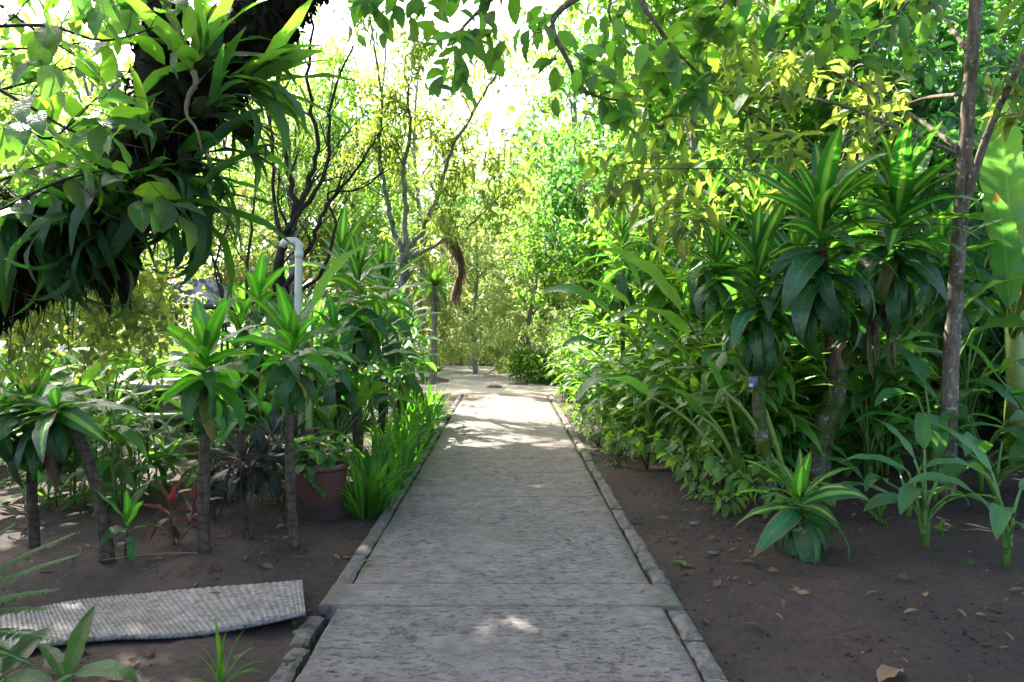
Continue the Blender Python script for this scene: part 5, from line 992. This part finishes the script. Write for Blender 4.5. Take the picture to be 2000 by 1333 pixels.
# banana plant and large leaves at the right edge
b_ = GX(5.0, 7.6); t = thing('banana_plant', 'banana plant with tall pale leaves at the right edge', 'banana plant', b_); b = MB(); b.tube([(0, 0, -.05), (.05, 0, .8), (0, 0, 1.5)], [.11, .10, .07], 12); b.obj('stem', M['stem_y'], t)
for a_, b2, v, roll in ((P(1985, 520, 7.3), P(1925, 205, 7.1), 0, .9), (P(1970, 600, 7.2), P(1958, 390, 7.0), 0, .2), (P(2010, 540, 7.0), P(1858, 630, 6.7), 1, 0), (P(2040, 560, 7.6), P(2120, 250, 7.8), 1, 0), (P(2030, 620, 7.2), P(2180, 520, 6.8), 2, 0), (P(1990, 480, 7.9), P(1880, 430, 8.2), 2, .3), (P(2000, 640, 7.0), P(1850, 690, 6.6), 1, .3)):
    s = spline([Vector((0, 0, 1.3)), (a_-b_+Vector((0, 0, 1.4)))*.5, a_-b_], 5); bb_ = MB(); bb_.tube(s, rads(.035, .018, len(s)), 7); bb_.obj('stalk', M['stem_y'], t); d = b2-a_
    put(BA[v], t, a_-b_, math.atan2(-d.x, d.y), math.atan2(d.z, math.hypot(d.x, d.y))+(.12, .3, .5, .8)[v], roll, d.length*1.1)
paddles = [
 ('small heliconia with spreading leaves standing alone on lit soil', GS(1808, 1074), [(1.3, .48, .10, .42, .5, 2), (-1.2, .45, .12, .44, .45, 3), (.4, .55, .08, .40, .9, 1), (2.4, .40, .12, .42, .25, 3), (-2.6, .36, .14, .36, .3, 4), (1.9, .30, .12, .36, .35, 3), (-.4, .62, .06, .38, 1.0, 2), (-1.7, .30, .12, .36, .4, 2)], .3),
 ('heliconia leaning in from the right edge near the front', GS(1965, 1105), [(1.3, .42, .15, .42, .6, 3), (-1.2, .45, .12, .40, .4, 3), (2.5, .38, .12, .40, .3, 4), (.5, .55, .08, .40, .9, 1), (1.7, .55, .12, .45, .5, 2), (3.0, .30, .12, .34, .2, 4)], .3),
 ('heliconia with one big dark hanging leaf right of the forked trunk', GX(3.45, 6.2), [(2.7, .72, .12, .50, -.1, 5), (1.3, .62, .15, .50, .5, 3), (-1.2, .75, .15, .55, .6, 2), (.3, .95, .1, .50, 1.0, 1), (-2.2, .6, .15, .45, .4, 3), (2.0, .85, .2, .5, .4, 3)], .3),
 ('tall heliconia just left of the thin brown trunk', GX(3.55, 7.2), rnd_paddles(10, 1.3, .60), .5), ('heliconia behind the lone small one', GX(4.0, 6.5), rnd_paddles(9, .62, .50), .3), ('broad leaved heliconia low at the right edge', GX(4.35, 6.0), rnd_paddles(9, .65, .50), .3),
 ('heliconia clump under the banana leaves', GX(4.7, 6.8), rnd_paddles(10, 1.05, .70), .4), ('heliconia clump right behind the forked trunk', GX(3.1, 7.6), rnd_paddles(11, 1.1, .60), .4), ('heliconia clump between banana and thin trunk', GX(4.9, 8.2), rnd_paddles(12, 1.4, .75), .5),
 ('tall broad leaved clump beyond the banana', GX(6.0, 9.0), rnd_paddles(12, 1.7, .80), .6), ('heliconia clump in deep shade behind the brown trunk', GX(4.6, 9.2), rnd_paddles(12, 1.2, .7), .4), ('low heliconia right of the ground level dracaena', GX(3.0, 5.75), rnd_paddles(7, .36, .38), .2), ('leafy heliconia in front of the thin brown trunk foot', GX(3.75, 5.9), rnd_paddles(9, .55, .44), .25), ('crowded heliconia at the right edge behind the front one', GX(4.0, 5.3), rnd_paddles(9, .55, .44), .25),
 ('heliconia between the forked trunk and the lone small one', GX(3.25, 6.9), rnd_paddles(10, .85, .50), .3), ('heliconia filling the shade left of the forked trunk', GX(2.45, 7.2), rnd_paddles(10, .8, .50), .3), ('broad heliconia rising over the right edge hedge', GX(4.9, 6.1), rnd_paddles(10, .95, .55), .4),
 ('small heliconia by the trunk foot in the shade', GX(3.9, 7.7), rnd_paddles(8, .5, .45), .25)]
for lab, g, items, st_ in paddles: paddle(lab, g, items, HE, (st_, .022), 'heliconias on the right')
for lab, x, y, s_ in (('tiny grass tuft in the light patch beside the lone heliconia', 3.02, 5.35, .16), ('tiny grass tuft on the shaded soil by the low rosette', 2.75, 4.55, .07), ('tiny spiky seedling left of the lone heliconia', 2.72, 5.6, .22)):
    g = GX(x, y); t = thing('grass_tuft', lab, 'grass tuft', g)
    for k in range(11): put(GR[k % 6], t, (U(-.01, .01), U(-.01, .01), 0), U(-3.14, 3.14), lerp(1.4, .4, k/10), 0, s_*U(.7, 1.1), 'blade')
# fern fronds in the top right corner
fb = P(2100, -60, 4.3); t = thing('hanging_fern', 'blurred green fern fronds dipping into the top right corner', 'fern', fb); T_pin2 = leaf_t(.5, 3, 1, w_ovate, .5, fold=.15)
for tip in (P(1940, 25, 4.2), P(1955, 75, 4.2), P(1985, 95, 4.3), P(1950, -20, 4.2), P(2010, 60, 4.1)):
    s = spline([Vector((0, 0, 0)), (tip-fb)*.5+Vector((0, 0, .06)), tip-fb], 10); b = MB(); b.tube(s, rads(.004, .0012, len(s)), 4); fr = b.obj('frond', M['stem'], t); ps, azs, els, ss = [], [], [], []
    for k in range(34):
        f = lerp(.1, .99, k/33); q_ = f*(len(s)-1); i0 = min(len(s)-2, int(q_)); d = s[i0+1]-s[i0]; a0 = math.atan2(-d.x, d.y)
        for sd_ in (-1, 1): ps.append(s[i0].lerp(s[i0+1], q_-i0)); azs.append(a0+sd_*1.3); els.append(U(-.5, .4)); ss.append(.085*math.sin(math.pi*min(1, .2+f*.78))+.01)
    obj('leaflets', mesh_np('leaflets', *scatter([T_pin2], np.array(ps), np.array(azs), np.array(els), np.zeros(len(ps)), np.array(ss)), M['fern']), fr)

# ------------------------------------------------------------------ fallen leaves and stones
for lab, px, py, s_, mt, az in (('curled brown dead leaf on the middle of the path', 1115, 1064, .07, 'dead', .5), ('small yellow brown leaf on the left kerb edge of the path', 730, 1101, .08, 'dead', 1.9), ('orange dry leaf at the far end of the path', 935, 780, .30, 'bg_gold', 1.4), ('white speck of dry leaf far down the path', 932, 808, .12, 'dead_grey', .4),
    ('pale green fallen leaf on the right soil', 1338, 1100, .13, 'pot_plant', .3), ('brown torn leaf lying at the bottom right on the soil', 1757, 1305, .17, 'dead', 2.2), ('yellow leaf at the kerb by the grass border', 795, 930, .12, 'bg_gold', .9), ('tiny brown leaf on the right half of the path', 1190, 1185, .03, 'dead', .2), ('small dark leaf fallen on the ribbed board', 430, 1192, .07, 'dead', 1.3), ('pale green leaf scrap between the left kerb stones', 589, 1283, .05, 'pot_plant', 2.9)):
    g = G(px, py); onp = KL < g.x < KR; z = .012 if onp or px == 730 else .075 if 'board' in lab else soil_z(g.x, g.y)+.012
    tt = leaf_t(.55, 6, 2, w_ovate, .5, fold=.3, wave=.1, seed=px); o = obj('fallen_leaf', mesh_np('leaf', *tt, M[mt]), None, (g.x, g.y, z+.004), rotm(az, .15, .1).to_euler(), s_); tag(o, lab, 'fallen leaf')
for lab, px, py, s_ in (('rounded pale stone by the small shrub on the right soil', 1356, 1022, .035), ('second small stone just in front of the rounded one', 1392, 1072, .03), ('dark stone at the end of the path', 965, 758, .16), ('flat brick like stone beyond the path end', 1012, 752, .20), ('stone lying at the corner of the ribbed board', 588, 1222, .035)):
    g = G(px, py); rr_ = np.random.default_rng(px); b = MB(); b.lathe([(.02, -.4), (.7, -.35), (1.0, 0), (.85, .35), (.45, .55), (.02, .6)], 10); V = np.vstack(b.V)*s_*np.array([1.2, .8, .7])*(1+rr_.uniform(-.12, .12, (len(b.V[0]), 1)))
    o = obj('garden_stone', mesh_np('stone', V, np.vstack(b.Q), None, M['kerb'], True), None, (g.x, g.y, soil_z(g.x, g.y)+s_*.2)); tag(o, lab, 'stone')
# dry orange leaf bits and pale sticks
t = thing('dry_twig', 'thin dry stick lying across the soil near the ti plants', 'stick', GX(-2.0, 4.75)); b = MB(); b.tube([(-.45, -.1, .018), (-.2, -.02, .03), (.1, .05, .02), (.35, .03, .02)], [.003, .005, .004, .002], 5); b.obj('stick', M['dead_grey'], t)
print('objects', len(bpy.data.objects), 'tris', sum(len(m.polygons)*2 for m in bpy.data.meshes))
